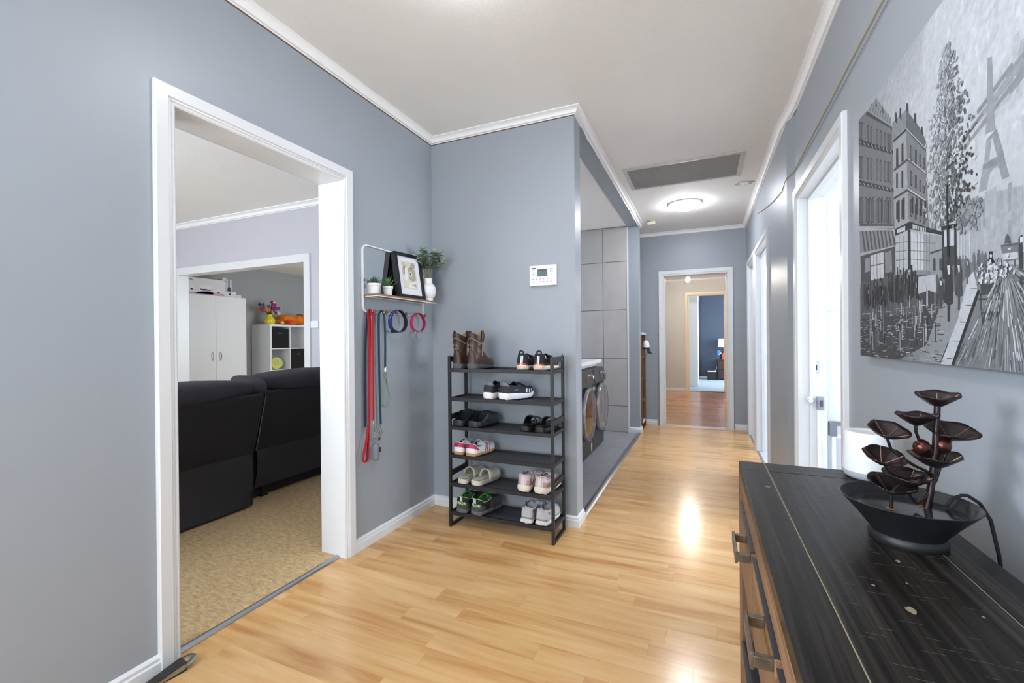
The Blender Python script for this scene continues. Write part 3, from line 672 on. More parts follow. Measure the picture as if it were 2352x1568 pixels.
# 6 chunky pale pink runners ---------------------------------------------------
PINK = mat('pale_pink_mesh', (198, 182, 180), 0.75, noise=(14, 0.08), bump=(300, 0.2)); ROSE = mat('rose_satin_panel', (188, 150, 142), 0.5); IVO = mat('ivory_chunky_sole', (226, 216, 204), 0.6, noise=(16, 0.05), bump=(24, 0.4)); SIL = mat('silver_pink_strip', (214, 206, 214), 0.35)
def ex_chk(s, t, u, so):
    mb = MB(); [s.patch(mb, .015, .18, .015, .12, .98, .74, g, .0016) for g in (-1, 1)]; lp('heel_panel', mb, ROSE, u, smooth=True)
    mb = MB(); [s.patch(mb, 0, .003, 0, .003, .98, .52, g, .0022) for g in (-1, 1)]; lp('heel_strip', mb, SIL, u)
    mb = MB(); [mb.tube([s.S(x, g*.505, .003) for x in [i/40*.44 for i in range(0, 41)]], .0035, 6) for g in (-1, 1)]; lp('padded_collar', mb, PINK, u, smooth=True)
    mb = MB()
    for g in (-1, 1): mb.tube([s.S(.20+.02*k, g*(.85-.05*k), .002) for k in range(7)], .0028, 6); mb.tube([s.S(.30+.02*k, g*(.95-.05*k), .002) for k in range(8)], .0028, 6)
    lp('side_ridges', mb, IVO, u, smooth=True)
kw = dict(L=.262, W=.099, heel=.040, toe=.030, spring=.016, flare=1.15, hc=[(0, .064), (.06, .060), (.16, .044), (.32, .042), (.44, .060), (.55, .066)], grooves=.003, lean=.014)
sneaker('running_shoe', 'chunky pale pink runner with ivory sole, nearer the slides on the fifth shelf', (-1.008, 2.462, zrail(4)), 4, -1, PINK, mat('beige_lining', (170, 152, 140), 0.9), IVO, ex_chk, PINK, 'chunky pale pink runners', tongue=PINK, **kw)
sneaker('running_shoe', 'chunky pale pink runner beside the front post on the fifth shelf', (-.896, 2.462, zrail(4)), 3, 1, PINK, MATS['beige_lining'], IVO, ex_chk, PINK, 'chunky pale pink runners', tongue=PINK, **kw)
# 7 dusty work shoes with green lettering -----------------------------------------
DUST = mat('dusty_dark_suede', (70, 70, 74), 0.9, noise=(45, 0.35), bump=(80, 0.3)); GRN = mat('bright_green_lining', (58, 168, 66), 0.8); LIME = mat('lime_print', (190, 236, 130), 0.6); DSOLE = mat('dusty_grey_sole', (104, 100, 98), 0.9, noise=(50, 0.3), bump=(50, 0.4)); NVY = mat('dark_navy_fabric', (24, 27, 40), 0.8)
def text_mesh(txt, size):
    cu = bpy.data.curves.new('lettering', 'FONT'); cu.body = txt; cu.size = size; cu.align_x = 'CENTER'; cu.resolution_u = 3; cu.offset = size*0.02
    o = bpy.data.objects.new('lettering_tmp', cu); C.objects.link(o); dg = bpy.context.evaluated_depsgraph_get(); dg.update()
    me = bpy.data.meshes.new_from_object(o.evaluated_get(dg)); vs_ = [tuple(v.co) for v in me.vertices]; fs = [tuple(p.vertices) for p in me.polygons]
    bpy.data.objects.remove(o); bpy.data.curves.remove(cu); bpy.data.meshes.remove(me); return vs_, fs
TRAD = text_mesh('TRADIE', 0.0205)
def ex_tr(s, t, u, so):
    mb = MB(); z = s.z0(0)+.030
    mb.add([(x, s.heel_y(x, p[1]+.030)-.0035, z+p[1]) for p in TRAD[0] for x in (p[0]*.92+.004,)], TRAD[1]); lp('heel_lettering', mb, LIME, u)
    mb = MB(); [s.patch(mb, 0, .25, 0, .16, .72, .51, g, .0024, n=8, m=12) for g in (-1, 1)]; lp('heel_collar', mb, NVY, u, smooth=True)
    for g in (-1, 1): lp('ankle_panel', s.patch(MB(), .20, .36, .22, .38, .92, .51, g, .0014), NVY, u, smooth=True)
    mb = MB(); [mb.tube([s.S(x, g*.505, .002) for x in [i/40*.44 for i in range(0, 41)]], .0015, 6) for g in (-1, 1)]; lp('lime_piping', mb, LIME, u, smooth=True)
    mb = MB(); [s.patch(mb, 0, .003, 0, .003, .70, .50, g, .003) for g in (-1, 1)]; lp('heel_tag', mb, WHT, u)
    if s.side > 0:
        mb = MB(); z0 = .003
        mb.tube([s.S(.56, .1, .004), (.05, .15, .05), (.064, .12, .012), (.060, .075, z0), (.072, .05, z0), (.085, .02, z0)], .0016, 6)
        mb.tube([s.S(.58, .1, .004), (.055, .16, .04), (.085, .15, .006), (.092, .10, z0), (.080, .07, z0), (.088, .035, z0)], .0016, 6)
        mb.tube([s.S(.54, .1, .004), (.060, .18, .045), (.092, .17, .02), (.098, .13, .006), (.07, .12, .004)], .0016, 6); lp('loose_laces', mb, BK, t, smooth=True)
kw = dict(L=.268, W=.106, heel=.026, toe=.022, spring=.010, flare=1.04, hc=[(0, .078), (.07, .074), (.16, .058), (.30, .054), (.44, .074), (.55, .080)], hv=[(0, .06), (.45, .084), (.55, .076), (.68, .062), (.82, .052), (.93, .042), (1, .014)], grooves=.003)
sneaker('work_shoe', 'dusty dark work shoe with green lining and lettering by the corner post, bottom shelf', (-1.432, 2.450, zrail(5)), 4, -1, DUST, GRN, DSOLE, ex_tr, BK, 'dusty work shoes', tongue=GRN, **kw)
sneaker('work_shoe', 'dusty dark work shoe with green lettering and trailing laces on the bottom shelf', (-1.328, 2.450, zrail(5)), 12, 1, DUST, GRN, DSOLE, ex_tr, BK, 'dusty work shoes', tongue=GRN, **kw)
# 8 grey white runners ---------------------------------------------------------------
GRY = mat('pale_grey_suede', (182, 180, 182), 0.8, noise=(24, 0.06), bump=(200, 0.2)); GBL = mat('blue_grey_rubber', (128, 140, 150), 0.5); OWS = mat('off_white_sole', (214, 210, 206), 0.65, noise=(20, 0.06)); GRM = mat('dark_grey_patch', (112, 110, 116), 0.7)
def ex_gr(s, t, u, so):
    rb = Shoe.sole(Shoe(L=s.L, W=s.W*1.01, heel=s.heel+.010, toe=s.toe+.006, spring=s.spring, side=s.side, flare=1.01)); rb.v = [(a, b, max(c_, .018)) for a, b, c_ in rb.v]; lp('midsole_band', rb, GBL, so, smooth=40)
    for g in (-1, 1): lp('side_patch', s.patch(MB(), .10, .20, .08, .16, .70, .56, g, .0016), GRM, u)
    for g in (-1, 1): lp('heel_pod', MB().ball((g*.024, .018, .013), .019, 12, sz=.62), OWS, so, smooth=True)
    mb = MB(); mb.tube([(-.016, .014, s.z0(0)+.06), (0, .004, s.z0(0)+.078), (.016, .014, s.z0(0)+.06)], .005, 8, flat=.5); lp('heel_peak', mb, GRY, u, smooth=True)
kw = dict(L=.250, W=.096, heel=.028, toe=.024, spring=.012, flare=1.08, hc=[(0, .070), (.06, .066), (.16, .062), (.32, .060), (.44, .076), (.55, .080)], hv=[(0, .06), (.45, .082), (.55, .074), (.68, .058), (.82, .046), (.93, .038), (1, .012)], grooves=.004)
BLU = mat('blue_grey_lining', (126, 134, 158), 0.9)
sneaker('running_shoe', 'pale grey suede runner with blue-grey lining, further in on the bottom shelf', (-.986, 2.456, zrail(5)), 2, -1, GRY, BLU, OWS, ex_gr, WLACE, 'pale grey runners', tongue=BLU, **kw)
sneaker('running_shoe', 'pale grey suede runner right beside the front post on the bottom shelf', (-.888, 2.458, zrail(5)), 2, 1, GRY, BLU, OWS, ex_gr, WLACE, 'pale grey runners', tongue=BLU, **kw)
# ================================================================== mirror shelf with pegs on the left wall
WX = -1.83
FW = mat('white_painted_metal', (232, 233, 236), 0.4)
OAK = wood('rustic_brown_board', (92, 66, 42), (128, 96, 66), (160, 126, 92), axis=1, rough=0.5, fine=26.0, bump=0.2)
sh = thing('mirror_shelf', 'white metal wall shelf with mirror, wooden board and six wooden pegs', 'wall shelf', (WX, 2.32, 1.36))
def rrect(y0, y1, z0, z1, r, n=5):
    pts = []
    for cy, cz, a0 in ((y1-r, z1-r, 0), (y0+r, z1-r, 90), (y0+r, z0+r, 180), (y1-r, z0+r, 270)):
        for k in range(n+1): a = math.radians(a0+90*k/n); pts.append((cy+r*math.cos(a), cz+r*math.sin(a)))
    return pts
fr = rrect(2.022, 2.622, 1.374, 1.768, 0.034)
rows = [[(WX+0.003+d, y_, z_) for d, (y_, z_) in zip([0]*len(fr), pr)] for pr in (fr,)]
mb = MB(); fo = rrect(2.0185, 2.6255, 1.3705, 1.7715, 0.0375); fi = rrect(2.0255, 2.6185, 1.3775, 1.7645, 0.0305)
mb.grid([[(WX+.001, a, b) for a, b in fi], [(WX+.014, a, b) for a, b in fi], [(WX+.014, a, b) for a, b in fo], [(WX+.001, a, b) for a, b in fo]], 0, True)
obj('frame', mb, FW, sh, smooth=40)
mir = rrect(2.0285, 2.6155, 1.462, 1.7615, 0.026)
mir = [(max(2.0285, min(2.6155, a)), b) for a, b in mir]
mb = MB().prism(mir, 'x', WX+.0015, WX+.0045)
obj('mirror_glass', mb, mat('mirror_silver', (226, 232, 234), 0.01, metal=1.0), sh)
obj('shelf_board', MB().box(WX+.016, WX+.1135, 2.030, 2.626, 1.4655, 1.477), OAK, sh)
mb = MB(); X0, X1, Y0, Y1 = WX+.014, WX+.115, 2.028, 2.628
mb.box(X1-.006, X1, Y0, Y1, 1.461, 1.4653); mb.box(X0, X1-.006, Y0, Y0+.006, 1.461, 1.4653); mb.box(X0, X1-.006, Y1-.006, Y1, 1.461, 1.4653); mb.box(X0, X0+.006, Y0, Y1, 1.461, 1.4653)
obj('shelf_rim', mb, FW, sh)
PEGW = wood('dark_peg_wood', (74, 52, 32), (104, 76, 48), (128, 96, 62), axis=0, rough=0.5, fine=60.0)
PY = [2.067, 2.172, 2.274, 2.372, 2.478, 2.583]
for py in PY:
    pg = obj('peg', MB().ball((WX+.055, py, 1.377), .0105, 14), PEGW, sh, smooth=True)
    obj('peg_stem', MB().cyl((WX+.012, py, 1.377), .0042, .036, 10, ax='x'), FW, pg)
# things standing on the shelf -----------------------------------------------------
SZ = 1.4777
CER = mat('matt_white_ceramic', (228, 226, 226), 0.55, bump=(80, 0.03)); SOIL = mat('dark_soil', (52, 42, 34), 0.95, bump=(200, 0.6)); SUC = mat('succulent_green', (58, 100, 58), 0.5, noise=(30, 0.25)); SUC2 = mat('fresh_succulent_green', (74, 126, 70), 0.5, noise=(30, 0.25))
def succulent(label, x, y, r, h, leafm, spread, nl, ll):
    t = thing('potted_succulent', label, 'plant', (x, y, SZ), group='small potted succulents on the shelf')
    p = lp('pot', MB().lathe([(.001, 0), (r*.72, 0), (r*.9, h*.76), (r*.93, h*.77), (r, h*.78), (r*1.01, h), (r*.92, h), (r*.88, h*.85), (.001, h*.85)], 28), CER, t, smooth=40)
    lp('soil', MB().cyl((0, 0, h*.80), r*.9, h*.07, 20), SOIL, t)
    random.seed(int(y*1000)); mb = MB()
    for k in range(nl):
        a = k*2.4+random.uniform(-.2, .2); tilt = .15+spread*(k/nl)+random.uniform(-.08, .08); L = ll*(.75+.35*random.random())
        d = Vector((math.cos(a)*math.sin(tilt), math.sin(a)*math.sin(tilt), math.cos(tilt)))
        b = Vector((d.x*.004, d.y*.004, h*.86)); up_ = Vector((0, 0, 1))
        mb.tube([b, b+d*L*.35, b+d*L*.7+up_*.002, b+d*L+up_*.005], [.0042, .0052, .0034, .0004], 6, flat=.45)
    lp('rosette', mb, leafm, t, smooth=True)
succulent('small succulent in white pot standing at the outer end of the shelf', WX+.060, 2.062, .036, .062, SUC, 1.0, 30, .054)
succulent('small spiky aloe in white pot leaning against the photo frame', WX+.062, 2.182, .031, .058, SUC2, .95, 18, .070)
# framed cat photograph: leans back a little on the mirror
PF = thing('photo_frame', 'black picture frame with a faded cat photograph in white mount', 'picture frame', (WX+.098, 2.392, SZ))
PF.rotation_euler = (0, math.radians(-9), math.radians(-6))
FB = mat('black_picture_frame', (20, 21, 25), 0.35)
w2, h2 = .122, .300
mb = MB(); ins = .022
for a, b, c_, d in ((-w2, w2, 0, ins), (-w2, w2, h2-ins, h2), (-w2, -w2+ins, ins, h2-ins), (w2-ins, w2, ins, h2-ins)): mb.box(-.034, 0, a, b, c_, d)
lp('moulding', mb, FB, PF, bevel=.0012)
lp('mount', MB().box(-.012, -.009, -w2+ins, w2-ins, ins, h2-ins), mat('white_mount_board', (222, 222, 228), 0.7), PF)
lp('backing', MB().box(-.030, -.027, -w2+ins, w2-ins, ins, h2-ins), mat('brown_backing_board', (104, 76, 48), 0.9), PF)
pr = MB(); PXs = -.0086
def pq(pts, mi, k): pr.add([(PXs+.0001*k, -.066+u*.132, .066+v*.18) for u, v in pts], [tuple(range(len(pts)))], mi)
def ell(cu, cv, ru, rv, mi, k, n=14): pq([(cu+ru*math.cos(2*math.pi*i/n), cv+rv*math.sin(2*math.pi*i/n)) for i in range(n)], mi, k)
pq([(0, 0), (1, 0), (1, 1), (0, 1)], 0, 0)
pq([(.05, .05), (.95, .03), (.98, .5), (.90, .78), (.55, .84), (.25, .80), (.02, .5)], 1, 1)
pq([(.10, .98), (.16, .70), (.36, .80)], 2, 2); pq([(.70, 1.0), (.62, .76), (.92, .78), (.98, .95)], 3, 2); pq([(.76, .92), (.72, .80), (.88, .82)], 2, 3)
pq([(.40, .74), (.62, .84), (.92, .72), (.95, .35), (.70, .27), (.45, .35)], 3, 2); pq([(.05, .72), (.15, .82), (.28, .78), (.22, .55), (.05, .5)], 2, 2)
pq([(.24, .80), (.38, .78), (.40, .45), (.28, .28), (.10, .30), (.18, .52)], 4, 3)
ell(.57, .55, .13, .10, 4, 4); ell(.57, .55, .085, .075, 5, 5); ell(.57, .55, .03, .05, 6, 6); ell(.13, .57, .06, .07, 5, 5); ell(.13, .57, .02, .04, 6, 6)
pq([(.12, .30), (.24, .33), (.20, .24)], 7, 5); pq([(.35, .18), (.9, .28), (.95, .05), (.4, .04)], 4, 2); pq([(.55, .14), (.9, .2), (.92, .08)], 3, 3)
cols = [(206, 202, 188), (214, 208, 192), (176, 166, 150), (170, 158, 142), (226, 224, 216), (168, 178, 190), (46, 48, 54), (206, 178, 160)]
lp('photograph', pr, [mat('photo_tone_%d' % i, c_, .5) for i, c_ in enumerate(cols)], PF)
# vase with eucalyptus
V = thing('vase', 'round matt white ceramic vase on the end of the shelf near the corner', 'vase', (WX+.078, 2.582, SZ))
VP = [(.001, 0), (.036, 0), (.038, .014), (.036, .016), (.052, .034), (.0595, .062), (.056, .092), (.043, .113), (.034, .119), (.0335, .150), (.035, .154), (.031, .154), (.0295, .120), (.001, .11)]
lp('body', MB().lathe(VP, 36), CER, V, smooth=35)
EU = mat('eucalyptus_leaf', (98, 124, 108), 0.6, noise=(25, 0.25)); EUL = mat('pale_eucalyptus_leaf', (172, 190, 152), 0.6); STM = mat('green_stem', (108, 116, 70), 0.6)
E_ = thing('eucalyptus_bunch', 'bunch of grey-green eucalyptus sprigs standing in the white vase', 'plant', (WX+.078, 2.582, SZ+.125))
random.seed(21)
for k in range(11):
    a = k*2*math.pi/11+random.uniform(-.3, .3); lean = random.uniform(.3, .75); Lg = random.uniform(.16, .225)
    dx, dy = math.cos(a)*lean, math.sin(a)*lean
    if dx < -.18: dx = -.18
    pts = [Vector((dx*.02, dy*.02, 0)), Vector((dx*Lg*.35, dy*Lg*.35, Lg*.45)), Vector((dx*Lg*.75, dy*Lg*.75, Lg*.8)), Vector((dx*Lg*1.1, dy*Lg*1.1, Lg*.98))]
    st = lp('stem', MB().tube(pts, [.0022, .0018, .0013, .0008], 6), STM, E_, smooth=True)
    mb = MB(); 
    for i in range(13):
        u = .42+.58*i/12; j = min(2, int(u*3)); f = u*3-j; p = pts[j].lerp(pts[j+1], f)
        for q in (0, 1):
            th = i*1.9+q*math.pi+random.uniform(-.4, .4); el = random.uniform(-.1, .7); r = random.uniform(.010, .019)*(1.15-.5*u*.8)
            d = Vector((math.cos(th)*math.cos(el), math.sin(th)*math.cos(el), math.sin(el))); s_ = d.cross(Vector((0, 0, 1))).normalized(); nn = s_.cross(d)
            cpt = p+d*(r+.004); rim = [cpt+d*r*math.cos(2*math.pi*m/8)*1.25+s_*r*math.sin(2*math.pi*m/8)+nn*.0016*math.cos(4*math.pi*m/8) for m in range(8)]
            mb.ngon(rim, 1 if (u > .86 or random.random() < .16) else 0); mb.tube([p, cpt-d*r], .0006, 4, 0, False)
    lp('leaves', mb, [EU, EUL], st)
# ================================================================== leashes and collars on the pegs
def crom(P_, n=4):
    """smooth curve through the points"""
    out = []; closed = (P_[0]-P_[-1]).length < 1e-5; m = len(P_)
    for i in range(m-1):
        a = P_[i-1] if i else (P_[-2] if closed else P_[0]); b, c_ = P_[i], P_[i+1]; d = P_[i+2] if i+2 < m else (P_[1] if closed else P_[-1])
        for k in range(n):
            t_ = k/n; out.append(.5*((2*b)+(c_-a)*t_+(2*a-5*b+4*c_-d)*t_*t_+(3*b-a-3*c_+d)*t_**3))
    return out+[P_[-1]]
def strap(mb, path, wdt, th, side=Vector((0, 1, 0)), mi=0):
    """flat webbing along a path, width measured along 'side' (or a list of sides)"""
    Pp = [Vector(p) for p in path]; rows = []
    if not isinstance(side, list) and len(Pp) < 20: Pp = crom(Pp)
    for i, p in enumerate(Pp):
        tt = (Pp[min(i+1, len(Pp)-1)]-Pp[max(i-1, 0)]).normalized(); s_ = side[i] if isinstance(side, list) else side
        s_ = (s_-tt*s_.dot(tt)).normalized(); nn = tt.cross(s_)
        rows.append([p-s_*wdt/2-nn*th/2, p+s_*wdt/2-nn*th/2, p+s_*wdt/2+nn*th/2, p-s_*wdt/2+nn*th/2])
    mb.grid(rows, mi, True); mb.ngon(rows[0], mi); mb.ngon(list(reversed(rows[-1])), mi); return mb
def snap(mb, x, y, z, s=1.0):
    """swivel snap hook hanging from (x,y,z)"""
    mb.tube([(x, y-.007*s, z), (x, y+.007*s, z), (x, y+.007*s, z-.006*s), (x, y-.007*s, z-.006*s), (x, y-.007*s, z)], .0016*s, 6)
    mb.tube([(x, y, z-.006*s), (x, y, z-.022*s)], .004*s, 8)
    mb.tube([(x, y+.008*s*math.cos(a), z-.040*s+.018*s*math.sin(a)) for a in [math.radians(100+k*30) for k in range(12)]], .0022*s, 6)
RW = mat('red_webbing', (176, 26, 38), 0.7, bump=(350, 0.2)); SB = mat('slate_blue_webbing', (66, 84, 106), 0.7, bump=(350, 0.2)); TL = mat('dark_teal_webbing', (30, 62, 80), 0.7, bump=(350, 0.2)); SG = mat('sage_webbing', (120, 146, 124), 0.7, bump=(350, 0.2)); BLW = mat('royal_blue_webbing', (38, 56, 128), 0.6, bump=(350, 0.2)); NVW = mat('navy_collar_lining', (20, 22, 40), 0.8); PKW = mat('pink_webbing', (206, 60, 116), 0.7, noise=(160, 0.35)); GBAG = mat('grey_plastic_shell', (122, 126, 136), 0.45); BKW = mat('black_cord', (24, 24, 28), 0.7)
XS = WX+.032
ly = PY[0]
L1 = thing('dog_leash', 'red webbing dog leash with looped handle hanging from the outermost peg', 'dog leash', (XS, ly, .50))
obj('webbing', strap(MB(), [(XS+.014, ly-.012, .742), (XS+.014, ly-.010, 1.0), (XS+.013, ly-.006, 1.25), (XS+.008, ly-.003, 1.36), (XS, ly-.002, 1.386), (XS-.008, ly-.012, 1.37), (XS+.006, ly-.026, 1.25), (XS+.009, ly-.034, 1.0), (XS+.006, ly-.036, .74), (XS+.002, ly-.040, .68)], .023, .0028), RW, L1)
obj('edge_stripe', strap(MB(), [(XS+.0158, ly-.020, .745), (XS+.0158, ly-.018, 1.0), (XS+.0148, ly-.014, 1.25), (XS+.0105, ly-.011, 1.35)], .004, .0008), mat('pale_pink_edge', (222, 128, 128), 0.7), L1)
hp = [(XS+.002, ly-.040, .690), (XS+.006, ly-.058, .63), (XS+.006, ly-.082, .56), (XS+.006, ly-.088, .525), (XS+.006, ly-.074, .507), (XS+.006, ly-.052, .522), (XS+.006, ly-.046, .58), (XS+.004, ly-.041, .640), (XS+.002, ly-.040, .690)]
obj('handle_loop', strap(MB(), hp, .016, .0032, Vector((1, 0, .01))), RW, L1)
mb = MB(); snap(mb, XS+.014, ly-.010, .742, 1.2); obj('snap_hook', mb, CHROME, L1, smooth=True)
L2 = thing('dog_leash', 'slate blue dog leash hanging behind the red leash', 'dog leash', (XS-.02, ly, .70))
obj('webbing', strap(MB(), [(XS-.022, ly-.034, .70), (XS-.022, ly-.036, .95), (XS-.020, ly-.030, 1.2), (XS-.014, ly-.018, 1.345), (XS-.008, ly-.012, 1.380), (XS-.004, ly+.006, 1.372), (XS-.008, ly+.012, 1.30), (XS-.010, ly+.016, 1.15)], .018, .0025), SB, L2)
obj('thin_cord', MB().tube([(XS-.008, ly+.010, 1.36), (XS-.006, ly+.016, 1.25), (XS-.004, ly+.018, 1.13)], .0022, 6), BKW, L2, smooth=True)
mb = MB(); snap(mb, XS-.004, ly+.016, 1.13, 1.3); obj('snap_hook', mb, CHROME, L2, smooth=True)
obj('thin_cord', MB().tube([(XS-.006, ly+.018, 1.10), (XS-.004, ly+.022, .9), (XS-.004, ly+.022, .67)], .0018, 6), SG, L2, smooth=True)
mb = MB(); snap(mb, XS-.004, ly+.022, .67, 1.0); obj('snap_hook', mb, CHROME, L2, smooth=True)
G = thing('bag_dispenser', 'grey plastic bag dispenser hanging at the end of the red leash', 'bag dispenser', (XS+.014, ly+.006, .50))
gy, gz = ly+.006, .50
obj('shell', MB().lathe([(.001, 0), (.016, 0), (.0215, .004), (.0225, .012), (.0225, .070), (.0215, .084), (.016, .096), (.006, .102), (.001, .102)], 24, (XS+.016, gy, gz)), GBAG, G, smooth=50)
obj('bag_slot', MB().box(XS+.030, XS+.040, gy+.012, gy+.018, gz+.045, gz+.075), BKW, G)
mb = MB(); mb.tube([(XS+.016, gy+.012*math.cos(a), gz+.122+.022*math.sin(a)) for a in [2*math.pi*k/16 for k in range(17)]], .0022, 6, cap=False); mb.tube([(XS+.016, gy-.014, gz+.14), (XS+.016, gy-.010, gz+.185), (XS+.014, gy-.012, gz+.215)], .002, 6); obj('carabiner', mb, CHROME, G, smooth=True)
obj('brass_tag', MB().cyl((XS+.018, gy+.030, gz+.120), .010, .002, 14, ax='x'), mat('brass', (160, 120, 70), 0.35, metal=1.0), G)
ly = PY[1]-.008
L3 = thing('dog_leash', 'dark teal dog leash folded over the second peg with metal clips', 'dog leash', (XS, ly, .63))
obj('webbing', strap(MB(), [(XS+.006, ly+.014, 1.045), (XS+.008, ly+.015, 1.2), (XS+.006, ly+.014, 1.33), (XS+.002, ly+.008, 1.372), (XS, ly-.004, 1.384), (XS-.004, ly-.020, 1.372), (XS-.006, ly-.026, 1.33), (XS-.006, ly-.026, 1.1), (XS-.006, ly-.022, .85), (XS-.006, ly-.016, .70)], .016, .0028, Vector((0, 1, .05))), TL, L3)
mb = MB(); snap(mb, XS+.006, ly+.014, 1.045, 1.35); obj('snap_hook', mb, CHROME, L3, smooth=True)
mb = MB(); snap(mb, XS-.006, ly-.016, .70, 1.3); obj('snap_hook', mb, CHROME, L3, smooth=True)
L4 = thing('dog_leash', 'sage green looped leash clipped under the teal leash', 'dog leash', (XS+.006, ly+.014, .79))
lo = [(XS+.006, ly+.014, .978), (XS+.010, ly+.030, .92), (XS+.012, ly+.042, .86), (XS+.012, ly+.034, .815), (XS+.010, ly+.010, .797), (XS+.008, ly-.012, .815), (XS+.006, ly-.010, .88), (XS+.006, ly+.004, .94), (XS+.006, ly+.014, .978)]
obj('loop', strap(MB(), lo, .012, .0022, Vector((1, .25, .02))), SG, L4)
def collar(nm, label, y0, y1, zt, zb_, m, m2, wdt, lab):
    yc, rz_ = (y0+y1)/2, (zt-zb_)/2; ry = (y1-y0)/2; zc = (zt+zb_)/2
    t = thing('dog_collar', label, 'dog collar', (XS+.006, yc, zb_))
    def pth(k, n=28): return [(XS+.016, yc+(ry-k)*math.cos(a)*(1-.10*math.sin(a)), zc+(rz_-k)*math.sin(a)) for a in [math.pi/2+2*math.pi*i/n for i in range(n+1)]]
    obj('band', strap(MB(), pth(0), wdt, .0028, Vector((1, 0, .02))), m, t); obj('lining', strap(MB(), pth(.003), wdt*.96, .002, Vector((1, 0, .02))), m2, t)
    return t, yc, zb_
c1, yc, zb_ = collar('blue', 'blue dog collar with dark lining hanging over the third and fourth pegs', 2.214, 2.376, 1.399, 1.256, BLW, NVW, .026, None)
obj('stripe', strap(MB(), [(XS+.016, yc+.0825*math.cos(a)*(1-.10*math.sin(a)), 1.3275+.073*math.sin(a)) for a in [math.pi*.62+i*.06 for i in range(18)]], .007, .001, Vector((1, 0, .02))), mat('light_blue_stripe', (112, 136, 190), .6), c1)
obj('buckle', MB().box(XS+.0, XS+.032, yc-.058, yc-.028, zb_-.002, zb_+.014), BKW, c1, bevel=.003); obj('ring', MB().tube([(XS+.030, yc+.002+.008*math.cos(a), zb_+.004+.008*math.sin(a)) for a in [2*math.pi*k/12 for k in range(13)]], .0015, 6, cap=False), CHROME, c1, smooth=True)
c2, yc, zb_ = collar('pink', 'pink patterned dog collar with a name tag hanging over the last two pegs', 2.434, 2.584, 1.391, 1.262, PKW, mat('dark_pink_lining', (150, 34, 76), .8), .022, None)
obj('buckle', MB().box(XS+.002, XS+.030, yc-.004, yc+.036, zb_-.003, zb_+.010), mat('grey_buckle', (120, 122, 132), .4), c2, bevel=.003)
obj('ring', MB().tube([(XS+.028, yc-.036+.009*math.cos(a), zb_-.002+.009*math.sin(a)) for a in [2*math.pi*k/12 for k in range(13)]], .0014, 6, cap=False), CHROME, c2, smooth=True)
obj('name_tag', MB().prism([(yc-.046, zb_-.016), (yc-.032, zb_-.010), (yc-.028, zb_-.026), (yc-.034, zb_-.046), (yc-.046, zb_-.036)], 'x', XS+.027, XS+.029), GBAG, c2)
# ================================================================== wall controller on the back wall
K = thing('wall_keypad', 'white wall controller with green screen and rows of small buttons', 'control panel', (-.962, 2.76, 1.622))
kx0, kx1, kz0, kz1 = -1.054, -.870, 1.556, 1.690; KY = 2.76-.024
obj('housing', MB().box(kx0, kx1, KY, 2.7595, kz0, kz1), WHITE, K, bevel=.003)
obj('display', MB().box(kx0+.055, kx0+.125, KY-.0008, KY+.002, kz0+.060, kz0+.108), mat('lcd_green', (96, 118, 112), .25), K)
INK = mat('grey_print', (140, 146, 156), .6); INKD = mat('dark_print', (52, 66, 66), .6)
mb = MB()
for k in range(5): mb.box(kx0+.060+.012*k, kx0+.068+.012*k, KY-.0012, KY, kz0+.098, kz0+.104)
obj('display_characters', mb, INKD, K)
for r_ in range(2):
    for k in range(6):
        x = kx0+.020+k*.0245; z = kz0+.020+.018*r_
        b = obj('button', MB().box(x, x+.018, KY-.0015, KY+.001, z, z+.012), WHITE, K, bevel=.0008)
        obj('button_print', MB().box(x+.002, x+.010, KY-.0018, KY, z+.003, z+.008), INK, b)
for sx, n in ((kx0+.018, 5), (kx1-.042, 5)):
    for k in range(n):
        z = kz0+.062+k*.0105; b = obj('button', MB().box(sx, sx+.024, KY-.0014, KY+.001, z, z+.0075), WHITE, K, bevel=.0008); obj('button_print', MB().box(sx+.001, sx+.021, KY-.0017, KY, z+.0035, z+.006), INK, b)
obj('badge', MB().box(kx0+.014, kx0+.044, KY-.0008, KY+.001, kz1-.020, kz1-.015), INKD, K)
